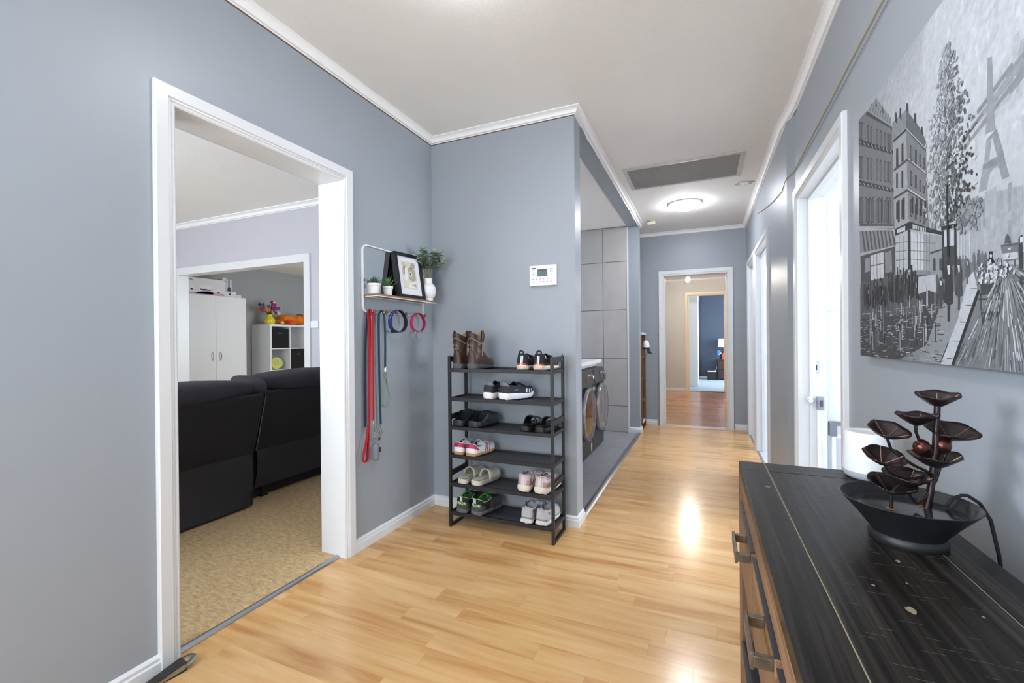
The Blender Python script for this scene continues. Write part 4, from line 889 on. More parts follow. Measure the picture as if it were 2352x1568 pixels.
PAINT = [
(158,802,628,817,622,820,519,827,472,793,478,799,529),(146,796,466,831,473,834,460,798,462),(160,796,466,813,463,805,420,788,422),(150,816,464,834,463,853,413,832,416),
(143,784,420,851,418,856,401,782,407),(158,782,410,810,404,795,365,767,367),(150,835,402,856,401,869,367,847,368),(158,810,404,835,402,841,389,832,397,819,400,807,394),
(170,686,309,746,338,813,354,871,344,906,339,905,196,847,205,745,221,685,270),(128,-7,865,89,856,313,701,323,423,-6,505),(128,1,617,319,514,328,391,2,470),
(152,89,856,181,857,296,738,313,701),(112,117,844,123,841,139,858,132,861),(112,140,828,147,825,162,842,155,845),(112,163,812,169,809,184,826,178,829),
(112,186,797,192,794,206,811,200,814),(112,207,782,213,779,227,796,221,799),(112,228,767,234,765,248,781,242,784),(112,249,753,254,751,268,767,262,770),
(112,269,739,274,737,287,753,282,756),(112,288,726,294,724,306,740,301,742),(88,72,854,95,853,313,701,313,696,89,841),(92,170,836,179,858,186,825),(92,229,786,237,807,244,776),
(74,-10,796,325,626,326,614,-8,775),(175,10,783,16,781,34,761,27,764),(175,51,763,57,760,74,742,67,744),(175,90,743,96,741,112,723,106,726),(175,128,725,133,723,149,705,142,707),
(175,163,707,169,705,184,688,178,690),(175,198,690,203,688,217,671,211,674),(175,231,674,235,672,249,656,243,658),(175,262,658,267,656,280,641,274,643),
(175,292,643,297,641,309,626,304,628),(74,-13,646,323,513,324,501,-11,626),(175,7,634,13,632,31,614,24,617),(175,48,618,54,617,71,599,64,601),(175,87,603,93,602,110,585,103,587),
(175,125,589,130,587,146,571,140,573),(175,161,575,166,574,181,558,175,560),(175,195,562,200,560,215,545,209,547),(175,228,549,233,548,247,533,241,535),
(175,260,537,265,536,278,521,272,523),(175,290,526,295,524,307,510,302,512),(72,5,858,20,852,19,788,4,794),(165,11,849,14,848,13,795,10,796),(72,33,842,48,835,46,773,32,779),
(165,39,833,42,832,41,780,38,781),(72,94,806,107,800,106,742,93,748),(165,99,798,101,797,100,748,98,749),(72,124,788,137,782,136,726,123,731),(165,130,780,132,779,131,732,129,733),
(72,184,753,196,748,195,695,183,700),(165,189,746,191,745,190,701,188,702),(72,211,737,223,732,222,681,210,686),(165,216,729,218,729,217,687,215,687),(72,251,714,262,709,261,661,250,665),
(165,256,706,257,706,257,666,255,667),(72,274,700,284,696,284,649,273,653),(165,278,693,280,692,279,654,277,655),(72,293,689,303,684,303,639,292,643),(165,297,682,299,681,298,644,297,644),
(72,3,734,18,728,16,648,1,653),(165,9,725,11,724,10,654,7,655),(72,31,721,45,716,44,637,29,642),(165,37,713,39,712,38,643,35,644),(72,91,694,105,689,103,614,90,619),
(165,97,686,99,685,98,620,96,621),(72,122,681,135,676,134,602,121,607),(165,128,673,130,672,129,608,126,609),(72,182,654,194,649,193,580,181,584),(165,187,646,189,646,188,585,186,586),
(72,210,642,221,637,220,569,208,573),(165,214,634,216,634,215,574,213,575),(72,249,624,260,620,259,554,248,557),(165,254,617,256,616,255,559,253,559),(72,272,613,283,610,282,545,271,549),
(165,277,607,278,606,277,550,276,551),(72,292,605,302,601,301,538,291,541),(165,296,598,298,598,297,542,295,543),(72,0,580,14,576,13,483,-2,487),(165,6,572,8,572,6,489,4,490),
(72,28,571,42,567,40,476,26,480),(165,34,563,36,563,35,482,32,482),(72,89,552,102,548,101,460,87,464),(165,94,544,96,544,95,465,93,466),(72,120,542,133,538,131,453,118,456),
(165,125,535,127,534,126,458,124,458),(72,180,523,192,519,190,437,178,440),(165,185,516,187,515,185,442,183,442),(72,207,514,219,511,218,430,206,433),(165,212,507,214,507,213,434,211,435),
(72,247,501,258,498,257,419,246,422),(165,252,495,254,494,253,424,251,424),(72,270,494,281,491,280,414,269,416),(165,275,488,276,487,275,418,273,419),(72,290,488,300,485,299,408,288,411),
(165,294,481,296,481,295,413,293,413),(78,21,576,40,570,38,480,19,485),(150,29,570,33,569,32,486,28,487),(78,62,564,80,558,78,470,60,475),(150,69,558,73,557,72,476,68,477),
(78,106,551,123,546,122,460,105,464),(150,114,545,117,544,116,465,112,466),(78,137,542,153,537,152,452,135,456),(150,144,537,147,535,146,458,142,459),(78,192,525,208,521,207,439,191,443),
(150,199,520,202,519,201,445,198,445),(78,219,517,234,513,232,433,217,437),(150,225,513,228,512,227,438,224,439),(78,259,506,273,501,272,423,258,427),(150,265,501,268,500,267,428,264,429),
(78,281,499,295,495,294,418,280,421),(150,287,495,290,494,289,423,286,424),(190,2,475,321,400,321,396,2,469),(95,3,484,322,406,321,401,2,476),(166,317,661,412,656,427,397,323,423),
(166,320,491,424,484,429,389,326,395),(132,412,656,532,547,542,368,423,398),(132,424,484,529,441,548,341,429,389),(146,313,716,413,708,414,657,317,663),
(112,413,708,495,623,533,569,532,548,414,656),(70,317,661,412,656,415,648,318,653),(86,412,656,532,549,532,543,415,648),(190,414,656,532,552,532,549,413,653),
(78,333,711,336,736,346,731,351,695),(78,365,709,369,735,378,730,382,693),(78,413,706,416,725,425,720,429,691),(78,462,652,465,674,473,670,477,638),(78,503,605,506,620,513,616,517,592),
(84,322,572,422,568,424,561,324,564),(196,422,570,531,490,531,487,423,565),(80,423,565,531,487,531,484,424,560),(84,321,488,421,483,423,476,322,480),(196,421,485,531,419,530,416,422,480),
(80,422,480,530,416,530,412,423,475),(70,341,625,356,624,357,568,340,569),(70,380,625,393,624,394,570,379,571),(66,440,598,451,590,451,547,440,554),(170,445,591,447,591,446,555,445,555),
(66,468,575,479,568,478,530,467,536),(170,472,569,474,568,473,537,472,538),(66,494,553,504,546,504,513,494,520),(170,499,547,500,546,500,520,498,521),(66,515,536,525,529,524,500,514,507),
(170,519,530,520,529,520,508,519,508),(70,340,553,353,551,352,506,339,510),(70,378,547,391,546,390,494,378,498),(66,439,528,450,521,450,480,439,487),(170,444,522,445,521,445,488,444,488),
(66,467,506,478,500,477,464,466,471),(170,471,500,473,500,472,472,471,472),(66,493,485,504,479,503,449,493,455),(170,498,480,499,479,499,456,497,457),(66,514,469,524,463,523,438,513,443),
(170,518,464,519,463,519,445,518,445),(70,339,468,352,466,351,415,338,418),(70,377,464,390,463,389,406,376,409),(66,438,449,449,442,449,395,437,401),(170,443,443,444,442,444,403,442,403),
(66,466,428,476,422,476,381,465,387),(170,470,423,472,422,471,388,470,389),(66,492,409,503,403,502,368,492,373),(170,497,404,498,403,498,375,496,375),(66,513,394,523,389,522,357,512,363),
(170,517,389,518,389,518,364,517,364),(68,350,471,365,469,364,405,349,405),(68,386,467,400,466,399,403,385,403),(64,444,454,456,449,456,404,443,409),(64,471,443,483,438,482,394,470,399),
(64,497,433,509,428,508,383,496,388),(64,522,422,533,418,532,373,521,378),(60,326,391,431,388,612,320,612,312,432,367,330,370),(196,343,386,402,383,402,369,344,375),
(200,451,376,457,374,457,362,450,364),(200,461,372,468,370,467,358,461,361),(200,472,368,478,366,478,355,472,357),(200,483,364,489,362,488,351,483,353),
(200,493,361,499,358,499,347,493,349),(200,503,357,509,355,509,344,503,346),(200,513,353,519,351,519,340,513,342),(200,523,350,529,348,528,337,523,339),
(142,2,457,307,394,339,340,6,376),(92,26,452,42,449,70,371,51,373),(92,66,443,81,440,108,366,90,368),(92,104,435,119,432,144,362,127,364),(92,141,426,155,424,179,358,163,360),
(92,176,419,189,416,213,354,197,356),(92,209,411,222,408,245,350,230,352),(92,242,404,254,401,276,347,261,348),(92,272,397,284,395,305,343,292,345),(92,302,390,314,388,334,340,321,342),
(178,6,373,339,341,339,337,6,368),(88,10,364,325,339,329,253,15,263),(205,115,348,235,339,239,257,119,261),(150,57,347,109,342,110,295,59,297),(140,246,335,301,332,305,267,250,269),
(95,145,349,150,348,151,260,146,260),(95,174,344,179,343,180,256,175,257),(95,202,339,207,338,208,253,203,253),(95,114,313,240,304,240,301,114,310),(188,335,363,418,366,419,258,335,261),
(62,418,369,437,364,439,255,419,255),(205,438,357,514,335,514,241,438,252),(160,514,335,612,310,611,266,554,232,514,241),(120,358,364,361,364,361,261,357,261),
(120,389,357,392,357,391,257,388,257),(125,458,349,461,348,460,249,457,249),(125,477,345,480,344,479,246,476,246),(125,496,341,499,340,497,243,494,244),
(125,531,333,534,332,533,238,530,239),(125,548,329,551,329,550,236,547,236),(125,335,349,418,336,418,334,335,346),(130,438,331,581,299,581,297,438,329),
(125,334,323,417,312,417,310,334,320),(130,438,307,580,278,580,276,438,305),(125,334,297,417,287,417,285,334,294),(130,437,283,580,256,580,254,437,281),
(150,554,276,611,272,614,206,557,219),(74,551,281,612,279,611,275,554,276),(80,567,261,573,264,580,259,580,231,567,233),(80,599,256,604,258,611,254,611,227,599,229),
(186,612,335,614,359,636,367,659,364,674,347,682,321,642,324),(62,609,333,683,324,680,315,609,323),(62,612,323,623,320,626,204,614,206),(62,670,316,679,313,680,231,669,190),
(205,623,318,639,314,641,261,625,264),(200,654,313,668,312,669,256,656,255),(80,615,282,669,276,671,233,626,222),(196,686,306,691,305,691,241,686,241),
(196,697,304,702,302,703,239,698,239),(196,708,301,713,300,714,237,709,238),(196,720,299,724,297,725,235,720,236),(196,730,296,735,295,735,233,731,234),
(98,8,263,333,252,592,220,604,146,481,108,12,126),(188,472,228,580,222,582,176,540,186,482,182),(78,482,179,540,186,592,172,594,135,489,128),(82,9,135,482,129,604,134,578,58,347,-8,9,-2),
(150,597,135,695,184,735,201,749,204,763,166,655,-5,570,-4,480,-2,538,58),(196,725,192,747,205,763,166,744,141,709,78,660,-2,599,-2,683,106),(128,768,164,905,196,903,-13,660,-7),
(58,763,166,773,162,666,-6,652,-5),(84,736,171,764,167,764,166,736,170),(84,713,137,743,134,743,132,713,135),(84,690,101,720,99,720,97,690,99),(84,661,58,693,57,693,56,661,56),
(84,633,16,667,16,667,14,633,14),(90,638,54,643,53,602,-3,597,-3),(112,747,245,750,247,753,244,752,241,755,238,756,228,757,217,752,217,752,207,747,207,748,218,742,220,744,231,744,240,747,242),
(104,764,247,767,249,771,246,770,242,773,239,774,228,775,216,770,216,769,204,765,205,765,216,759,219,761,231,761,241,765,243),(118,777,242,780,244,782,241,782,238,785,235,785,224,787,213,782,213,781,202,777,203,777,214,772,216,774,228,774,237,777,239),
(110,789,239,791,240,794,238,794,234,796,232,797,222,798,211,793,211,793,201,789,201,789,212,784,214,785,225,786,233,789,235),(100,719,236,723,238,727,234,727,229,731,225,732,211,734,196,727,195,726,181,720,181,720,196,712,200,714,215,715,228,720,231),
(180,720,231,725,230,726,223,722,222),(84,683,239,689,244,695,237,694,226,701,218,702,189,705,157,694,156,692,126,683,126,684,157,671,163,675,196,677,222,683,228),
(200,683,228,692,228,693,213,687,211),(78,600,209,606,213,612,208,611,201,618,195,618,176,621,155,611,154,609,134,600,134,601,155,588,159,592,181,593,198,600,202),
(215,600,202,609,202,610,192,603,191),(66,636,248,644,254,652,245,651,232,660,222,661,184,665,143,650,141,648,102,636,103,637,142,620,150,625,193,627,226,636,234),
(215,636,234,648,234,650,214,641,212),(50,794,201,795,218,803,224,804,238,816,236,816,223,824,212,823,196),(200,802,218,811,218,815,205,803,204),(200,806,231,814,230,813,224,807,225),
(80,772,175,841,170,839,151,776,152),(60,765,146,847,140,847,137,765,143),(66,772,157,776,157,776,119,772,120),(66,807,154,811,153,810,117,806,118),(66,834,151,838,151,838,116,834,116),
(72,774,118,839,116,841,100,827,105,810,96,793,104,778,90),(122,842,242,893,238,895,207,851,209),(190,846,226,893,221,894,209,849,213),(95,842,243,893,238,894,234,844,239),
(92,853,244,856,255,863,261,870,252,874,240),(90,851,210,857,210,858,199,853,199),(90,881,208,886,208,887,195,882,196),(200,863,233,874,233,872,229,865,229),
(72,894,245,900,249,906,250,905,146,898,147,895,207),(210,899,247,906,245,906,236,899,236),(54,639,425,646,423,650,253,641,255),(70,624,711,629,708,644,342,636,344),

]
# ================================================================== painting on the right wall
PXP = 0.52; PY0 = 1.967; PZ0 = 1.134; PWD = 1.18; PHT = 0.852; PSC = .981
PT = thing('painting', 'large grey canvas painting of a rainy city street with iron tower', 'painting', (PXP, PY0-PWD/2, PZ0))
obj('canvas', MB().box(PXP+.0005, 0.549, PY0-PWD, PY0, PZ0, PZ0+PHT), mat('grey_canvas_edge', (150, 154, 160), .7, noise=(20, .1)), PT, bevel=.004)
pm = bpy.data.materials.new('oil_paint'); pm.use_nodes = True; nt = pm.node_tree; bs = nt.nodes['Principled BSDF']; bs.inputs['Roughness'].default_value = .7; bs.inputs['Specular IOR Level'].default_value = .2
at_ = nt.nodes.new('ShaderNodeAttribute'); at_.attribute_name = 'tone'; tc = nt.nodes.new('ShaderNodeTexCoord')
nz = nt.nodes.new('ShaderNodeTexNoise'); nz.inputs['Scale'].default_value = 60; nz.inputs['Detail'].default_value = 6; nt.links.new(tc.outputs['Object'], nz.inputs['Vector'])
mr = nt.nodes.new('ShaderNodeMapRange'); mr.inputs[1].default_value = .3; mr.inputs[2].default_value = .7; mr.inputs[3].default_value = .90; mr.inputs[4].default_value = 1.10; nt.links.new(nz.outputs['Fac'], mr.inputs[0])
sv = nt.nodes.new('ShaderNodeVectorMath'); sv.operation = 'SCALE'; nt.links.new(at_.outputs['Color'], sv.inputs[0]); nt.links.new(mr.outputs[0], sv.inputs['Scale']); nt.links.new(sv.outputs[0], bs.inputs['Base Color'])
bpn = nt.nodes.new('ShaderNodeBump'); bpn.inputs['Strength'].default_value = .35; bpn.inputs['Distance'].default_value = .002; nt.links.new(nz.outputs['Fac'], bpn.inputs['Height']); nt.links.new(bpn.outputs[0], bs.inputs['Normal'])
random.seed(5); pv = []; pf = []; pc = []; LAY = [0]
def pt3(u, v, k): return (PXP-.000006*k, PY0-u, PZ0+v)
def poly(c_, pts):
    LAY[0] += 1; k = len(pv)
    pts = [(min(PWD, max(0, u)), min(PHT, max(0, v))) for u, v in pts]
    pv.extend(pt3(u, v, LAY[0]*.12) for u, v in pts); pf.append(tuple(range(k, k+len(pts)))); pc.append(c_)
def stroke(c_, u, v, L, wd, ang):
    ca, sa = math.cos(ang), math.sin(ang); poly(c_, [(u-ca*L/2-sa*wd/2, v-sa*L/2+ca*wd/2), (u+ca*L/2-sa*wd/2, v+sa*L/2+ca*wd/2), (u+ca*L/2+sa*wd/2, v+sa*L/2-ca*wd/2), (u-ca*L/2+sa*wd/2, v-sa*L/2-ca*wd/2)])
# sky and street ground tones in small brushed cells
NU, NV = 96, 70
def tone(u, v):
    f = v/PHT
    t_ = 176+20*sstep(.30, .62, f)+10*math.exp(-((u-.70)/.25)**2)-14*sstep(.75, 1, f)*(u < .5)
    t_ -= 30*math.exp(-((v-(.50+(u-.72)*.25))/.035)**2)*sstep(.66, .85, u)
    if f < .28: t_ = 130+30*math.sin(u*17)*.4
    return t_
for i in range(NU):
    for j in range(NV):
        u0, u1, v0, v1 = PWD*i/NU, PWD*(i+1)/NU, PHT*j/NV, PHT*(j+1)/NV
        k = len(pv); pv.extend([pt3(u0, v0, 0), pt3(u1, v0, 0), pt3(u1, v1, 0), pt3(u0, v1, 0)]); pf.append((k, k+1, k+2, k+3)); pc.append(tone((u0+u1)/2, (v0+v1)/2))
for k in range(420):
    u, v = random.uniform(0, PWD), random.uniform(.42, PHT); stroke(tone(u, v)+random.uniform(-11, 12), u, v, random.uniform(.02, .07), random.uniform(.006, .016), random.choice((1.2, 1.5, 1.8, .5)))
for k in range(30): u = random.uniform(.74, PWD); stroke(150+random.uniform(-10, 14), u, .50+(u-.72)*.28+random.uniform(-.025, .03), .12, .010, .30)
for rec in PAINT[:9]: poly(rec[0], [(rec[i]*PSC/1000, rec[i+1]*PSC/1000) for i in range(1, len(rec), 2)])
for k in range(90): u = random.uniform(.72, PWD); stroke(168+random.uniform(-16, 14), u, random.uniform(.20, .34), random.uniform(.02, .06), .010, 1.57)
for rec in list(PAINT[9:-2])+[(112,)+PAINT[-1][1:]]: poly(rec[0], [(rec[i]*PSC/1000, rec[i+1]*PSC/1000) for i in range(1, len(rec), 2)])
# street streaks fanning out, wet reflections
for k in range(420):
    a = random.uniform(-.62, 1.1); d = random.uniform(.03, .28); u, v = .84+math.sin(a)*d*1.4, .20-math.cos(a)*d
    if u < .665+.4*max(0, v) or v < 0: continue
    stroke(random.choice((176, 200, 150, 96, 86, 112)), u, v, random.uniform(.015, .07), random.uniform(.0012, .0032), math.atan2(-math.cos(a), math.sin(a)*1.4))
for k in range(420):
    u, v = random.uniform(.01, .60), random.uniform(.0, .15); c_ = random.choice((92, 100, 74, 150, 178, 196, 84, 120))
    if u > .60-.3*(.15-v)*4 and False: continue
    stroke(c_, u, v, random.uniform(.008, .035), random.uniform(.0015, .003), random.uniform(-.08, .08))
for k in range(80): u = random.uniform(.10, .58); stroke(random.choice((110, 140, 168, 70, 190)), u, random.uniform(.05, .17), random.uniform(.02, .06), .004, 1.57)
for k in range(90):                                             # crowd under the awning
    u = random.uniform(.015, .47); v = .205+random.uniform(-.02, .03)-.0*u; h_ = random.uniform(.03, .07)
    stroke(random.choice((54, 62, 70, 84, 60)), u, v, h_, random.uniform(.006, .011), 1.57+random.uniform(-.06, .06))
    if k % 3 == 0: stroke(random.choice((170, 196, 150)), u+.003, v+h_*.2, .014, .003, 1.57)
# the tall tree: dabs of leaves
for k in range(1500):
    v = .33+(.735-.33)*random.random()**1.25; f = (v-.33)/.405
    hw = .095*min(1, (1-f)*1.9+.06)*(.75 if f < .08 else 1)+.012; u = .628+random.gauss(0, .45)*hw
    if abs(u-.628) > hw*1.15: continue
    sh_ = (u-.628)/hw; c_ = 118+50*f-34*sh_+random.uniform(-34, 40)-(24 if f < .4 and sh_ > 0 else 0)
    if random.random() < .10: c_ = 205
    stroke(max(52, c_), u, v, random.uniform(.005, .014), random.uniform(.003, .007), random.uniform(0, 3.1))
for k in range(130): u, v = random.gauss(.715, .025), random.gauss(.325, .016); stroke(random.uniform(110, 165), u, v, .010, .006, random.uniform(0, 3))
for rec in PAINT[-2:-1]: poly(rec[0], [(rec[i]*PSC/1000, rec[i+1]*PSC/1000) for i in range(1, len(rec), 2)])
for k in range(150): u, v = random.gauss(.804, .024), random.gauss(.192, .009); stroke(random.choice((206, 190, 150, 100, 220)), u, v, .008, .006, random.uniform(0, 3))
me = bpy.data.meshes.new('painted_scene'); me.from_pydata(pv, [], pf); me.materials.append(pm)
ca = me.color_attributes.new('tone', 'FLOAT_COLOR', 'CORNER'); buf = []
for p, c_ in zip(me.polygons, pc):
    c_ = max(26, min(222, 132+(c_-132)*1.08))*.90; l_ = lin((c_*.975, c_*.995, min(255, c_*1.03)))
    buf += list(l_)*p.loop_total
ca.data.foreach_set('color', buf)
LOC = Vector(PT.location)
for v in me.vertices: v.co -= LOC
bm = bmesh.new(); bm.from_mesh(me)
for f in bm.faces:
    f.normal_update()
    if f.normal.x > 0: f.normal_flip()
bm.to_mesh(me); bm.free()
o = bpy.data.objects.new('painted_scene', me); C.objects.link(o); o.parent = PT
# ================================================================== sideboard
SBZ = .82; SX0, SX1 = .098, .449; SYF, SYN = 1.540, .26
DKW = wood('dark_stained_timber', (17, 15, 14), (27, 24, 22), (52, 46, 41), axis=1, rough=0.34, fine=42.0, bump=0.8, vary=0.10, spec=.12)
DKWX = wood('dark_stained_crossgrain', (20, 18, 17), (36, 32, 29), (66, 60, 54), axis=0, rough=0.36, fine=42.0, bump=0.8, vary=0.08, spec=.12)
BRW = wood('brown_stained_timber', (84, 58, 40), (116, 84, 60), (146, 112, 84), axis=1, rough=0.5, fine=34.0, bump=0.4)
BRZ = wood('brown_stained_upright', (76, 54, 40), (104, 78, 58), (130, 100, 78), axis=2, rough=0.5, fine=34.0, bump=0.4)
S_ = thing('sideboard', 'dark stained timber sideboard with drawers and metal bar handles', 'sideboard', ((SX0+SX1)/2, (SYF+SYN)/2, 0))
PUT = mat('pale_filler_line', (150, 138, 110), .7)
for x0, x1 in ((SX0, .1655), (.1675, .3805), (.3825, SX1)):
    obj('top_plank', MB().box(x0, x1, SYN+.09, 1.4445, SBZ-.030, SBZ), DKW, S_, bevel=.0015)
for y0, y1 in ((1.446, SYF), (SYN, SYN+.0885)):
    for x0, x1 in ((SX0, .1655), (.1675, .3805), (.3825, SX1)): obj('end_plank', MB().box(x0, x1, y0, y1, SBZ-.030, SBZ), DKWX, S_, bevel=.0015)
mb = MB(); mb.box(.1655, .1675, SYN, SYF, SBZ-.012, SBZ-.0012); obj('filler_line', mb, PUT, S_); obj('filler_line', MB().box(.3805, .3825, SYN, SYF, SBZ-.012, SBZ-.0012), PUT, S_)
random.seed(9)                                                  # chips and scratches on the top
CHIP = mat('raw_wood_chip', (128, 112, 94), .8)
for (cx_, cy_, r_) in ((.300, .945, .006), (.262, .782, .010), (.148, 1.295, .010), (.236, .840, .004), (.345, .80, .003), (.285, .865, .003)):
    n_ = 9; obj('chip', MB().prism([(cx_+r_*.8*math.cos(2*math.pi*i/n_)*random.uniform(.5, 1), cy_+r_*1.2*math.sin(2*math.pi*i/n_)*random.uniform(.5, 1)) for i in range(n_)], 'z', SBZ-.0004, SBZ+.0003), CHIP, S_)
mb = MB()
for k in range(90):
    cx_, cy_ = random.uniform(.175, .375), random.uniform(.55, 1.35); L_ = random.uniform(.008, .035); mb.box(cx_, cx_+L_, cy_, cy_+.0006, SBZ-.0004, SBZ+.0002)
o = obj('scratches', mb, mat('dark_scratch', (70, 64, 58), .6), S_); o['kind'] = 'stuff'
obj('apron', MB().box(SX0+.001, SX0+.022, SYN+.10, 1.445, .736, SBZ-.030), BRW, S_, bevel=.001)
for y0, y1 in ((1.4465, SYF-.001), (SYN+.001, SYN+.0875)):
    obj('end_panel', MB().box(SX0, SX1-.004, y0, y1, 0.0, SBZ-.030), BRZ, S_, bevel=.0015)
obj('back_panel', MB().box(SX1-.016, SX1-.006, SYN+.09, 1.446, .06, SBZ-.031), DARK, S_)
obj('bottom_board', MB().box(SX0+.02, SX1-.016, SYN+.09, 1.446, .06, .085), DKW, S_)
obj('middle_board', MB().box(SX0+.012, SX1-.016, SYN+.09, 1.446, .525, .545), DKW, S_)
BRONZE = mat('aged_bronze_metal', (112, 104, 92), 0.42, metal=.85, noise=(50, .25))
EDG = mat('black_edge_paint', (40, 41, 46), .45, noise=(60, .3))
ye = 1.430
for k in range(3):
    y1, y0 = ye, ye-.325; ye -= .350
    d_ = obj('drawer', MB().box(SX0-.004, SX0+.016, y0, y1, .550, .7235), BRW, S_, bevel=.001); obj('drawer_edge', MB().box(SX0-.0055, SX0+.0165, y0, y1, .7235, .7275), EDG, d_); obj('drawer_box', MB().box(SX0+.016, SX1-.03, y0+.012, y1-.012, .560, .70), DARK, d_)
    a, b = y0+.010, y0+.128; hx = .062; hz = .705
    h_ = obj('handle', MB().box(hx, hx+.006, a, b, hz-.013, hz+.013), BRONZE, d_, bevel=.001)
    for yy in (a+.006, b-.006): obj('handle_stem', MB().box(hx+.005, SX0-.004, yy-.006, yy+.006, hz-.009, hz+.009), BRONZE, h_, bevel=.001)
ye = 1.430
for k in range(3):
    y1, y0 = ye, ye-.325; ye -= .350
    d_ = obj('drawer', MB().box(SX0-.003, SX0+.016, y0, y1, .070, .318), BRW, S_, bevel=.001); obj('drawer_edge', MB().box(SX0-.003, SX1-.02, y0, y1, .318, .326), EDG, d_)
    h_ = obj('handle', MB().box(.062, .068, y0+.010, y0+.128, .285, .311), BRONZE, d_, bevel=.001)
    for yy in (y0+.016, y0+.122): obj('handle_stem', MB().box(.067, SX0-.003, yy-.006, yy+.006, .289, .307), BRONZE, h_)
# ================================================================== tabletop fountain
FT = thing('tabletop_fountain', 'dark metal tabletop fountain with tiers of lily pad leaves', 'fountain', (.346, 1.048, SBZ))
BOWL = mat('charcoal_resin_bowl', (23, 24, 27), .5, noise=(30, .12), bump=(80, .1)); COP = mat('antique_copper_patina', (60, 50, 50), .32, metal=.7, noise=(30, .5), bump=(60, .12))
lp('bowl', MB().lathe([(.001, 0), (.056, 0), (.0575, .003), (.0575, .012), (.054, .017), (.0565, .022), (.067, .036), (.078, .050), (.089, .063), (.098, .0735), (.1015, .0775), (.100, .0785), (.092, .071), (.083, .060), (.001, .056)], 56), BOWL, FT, smooth=40)
lp('water', MB().cyl((0, 0, .0565), .083, .0030, 48), mat('still_dark_water', (34, 37, 40), .10, coat=.3), FT)
for (a, b) in ((-.027, -.011), (.030, .020)): lp('rust_ring', MB().lathe([(.003, 0), (.008, 0), (.008, .0006), (.003, .0006)], 16, (a, b, .0597)), mat('rust_stain', (140, 98, 46), .9), FT)
fl0 = Vector(FT.location)
def loc_(p): return Vector(p)-fl0
def lily(c_, r, depth, tilt, seed):
    random.seed(seed); rows = []; n = 30
    T = Matrix.Rotation(tilt[0], 3, 'X') @ Matrix.Rotation(tilt[1], 3, 'Y')
    for i in range(7):
        f = i/6; row = []
        for j in range(n):
            a = 2*math.pi*j/n; rr = r*f*(1+.03*math.sin(3*a+seed)*f+.02*math.sin(7*a)*f)
            z = depth*(f**1.35-1)+.07*depth*math.sin(5*a+seed)*f**4 - (.0012*(1 if j % 5 == 0 else 0)*f*(1-f)*3)
            row.append(T @ Vector((rr*math.cos(a), rr*math.sin(a), z))+Vector(c_))
        rows.append(row)
    rows[0] = [rows[0][0]]*n
    return MB().grid([[tuple(p) for p in q] for q in rows], 0, True)
pads = [((.401, 1.074, 1.092), .032, .024, (.14, -.04)), ((.364, 1.057, 1.056), .032, .022, (.0, -.02)), ((.316, 1.036, 1.029), .032, .020, (.34, .10)), ((.424, 1.083, 1.027), .039, .022, (.26, .04)), ((.309, 1.033, .980), .033, .021, (.36, .12)), ((.396, 1.071, .980), .039, .026, (.08, -.03)), ((.348, 1.050, .944), .037, .025, (.10, .0)), ((.322, 1.042, .928), .037, .024, (.24, .08))]
VEIN = mat('worn_copper_edge', (150, 120, 108), .35, metal=.9)
for i, (c_, r, dp, tl) in enumerate(pads):
    p = lp('lily_pad', lily(loc_(c_), r, dp, tl, i+1), COP, FT, smooth=60, solid=.0014)
    T = Matrix.Rotation(tl[0], 3, 'X') @ Matrix.Rotation(tl[1], 3, 'Y'); mb = MB()
    for k in range(5):
        a = 2*math.pi*k/5+i; mb.tube([T @ Vector((r*f*math.cos(a), r*f*math.sin(a), dp*(f**1.35-1)+.0012))+loc_(c_) for f in (.05, .3, .55, .8, .95)], .0008, 5)
    lp('veins', mb, VEIN, p, smooth=True)
def ft(path, r): return MB().tube([loc_(p) for p in path], r, 10)
lp('main_stem', ft([(.381, 1.064, .876), (.386, 1.066, .91), (.392, 1.069, .95), (.396, 1.071, .99), (.398, 1.072, 1.03), (.400, 1.073, 1.072)], [.0062, .006, .0058, .0055, .0052, .0050]), COP, FT, smooth=True)
for pth in ([(.386, 1.066, .915), (.396, 1.071, .93), (.404, 1.075, .955), (.414, 1.080, .98), (.423, 1.083, 1.006)], [(.396, 1.071, .992), (.382, 1.064, .998), (.368, 1.059, 1.008), (.363, 1.057, 1.022), (.363, 1.057, 1.037)], [(.390, 1.068, .944), (.362, 1.056, .958), (.335, 1.045, .976), (.320, 1.038, .990), (.314, 1.036, 1.010)], [(.390, 1.068, .944), (.36, 1.055, .935), (.330, 1.043, .940), (.316, 1.037, .950), (.309, 1.033, .961)], [(.384, 1.065, .912), (.375, 1.060, .898), (.362, 1.055, .890), (.352, 1.051, .902), (.349, 1.050, .921)], [(.391, 1.069, .945), (.396, 1.071, .957)]):
    lp('branch', ft(pth, .0026), COP, FT, smooth=True)
lp('branch', ft([(.319, 1.037, .878), (.320, 1.039, .905)], .0028), COP, FT, smooth=True)
for c_ in ((.372, 1.060, .994), (.407, 1.074, .997)): lp('bud', MB().ball(loc_(c_), .0135, 16, sz=1.12), mat('polished_copper_bud', (92, 52, 46), .25, metal=.8, noise=(20, .3)), FT, smooth=True)
lp('power_cord', ft([(.414, 1.078, .884), (.425, 1.083, .898), (.440, 1.088, .9035), (.449, 1.091, .9035), (.468, 1.095, .890), (.484, 1.098, .86), (.494, 1.096, .80), (.500, 1.09, .72), (.505, 1.08, .5), (.505, 1.07, .3)], .0031), BKW, FT, smooth=True)
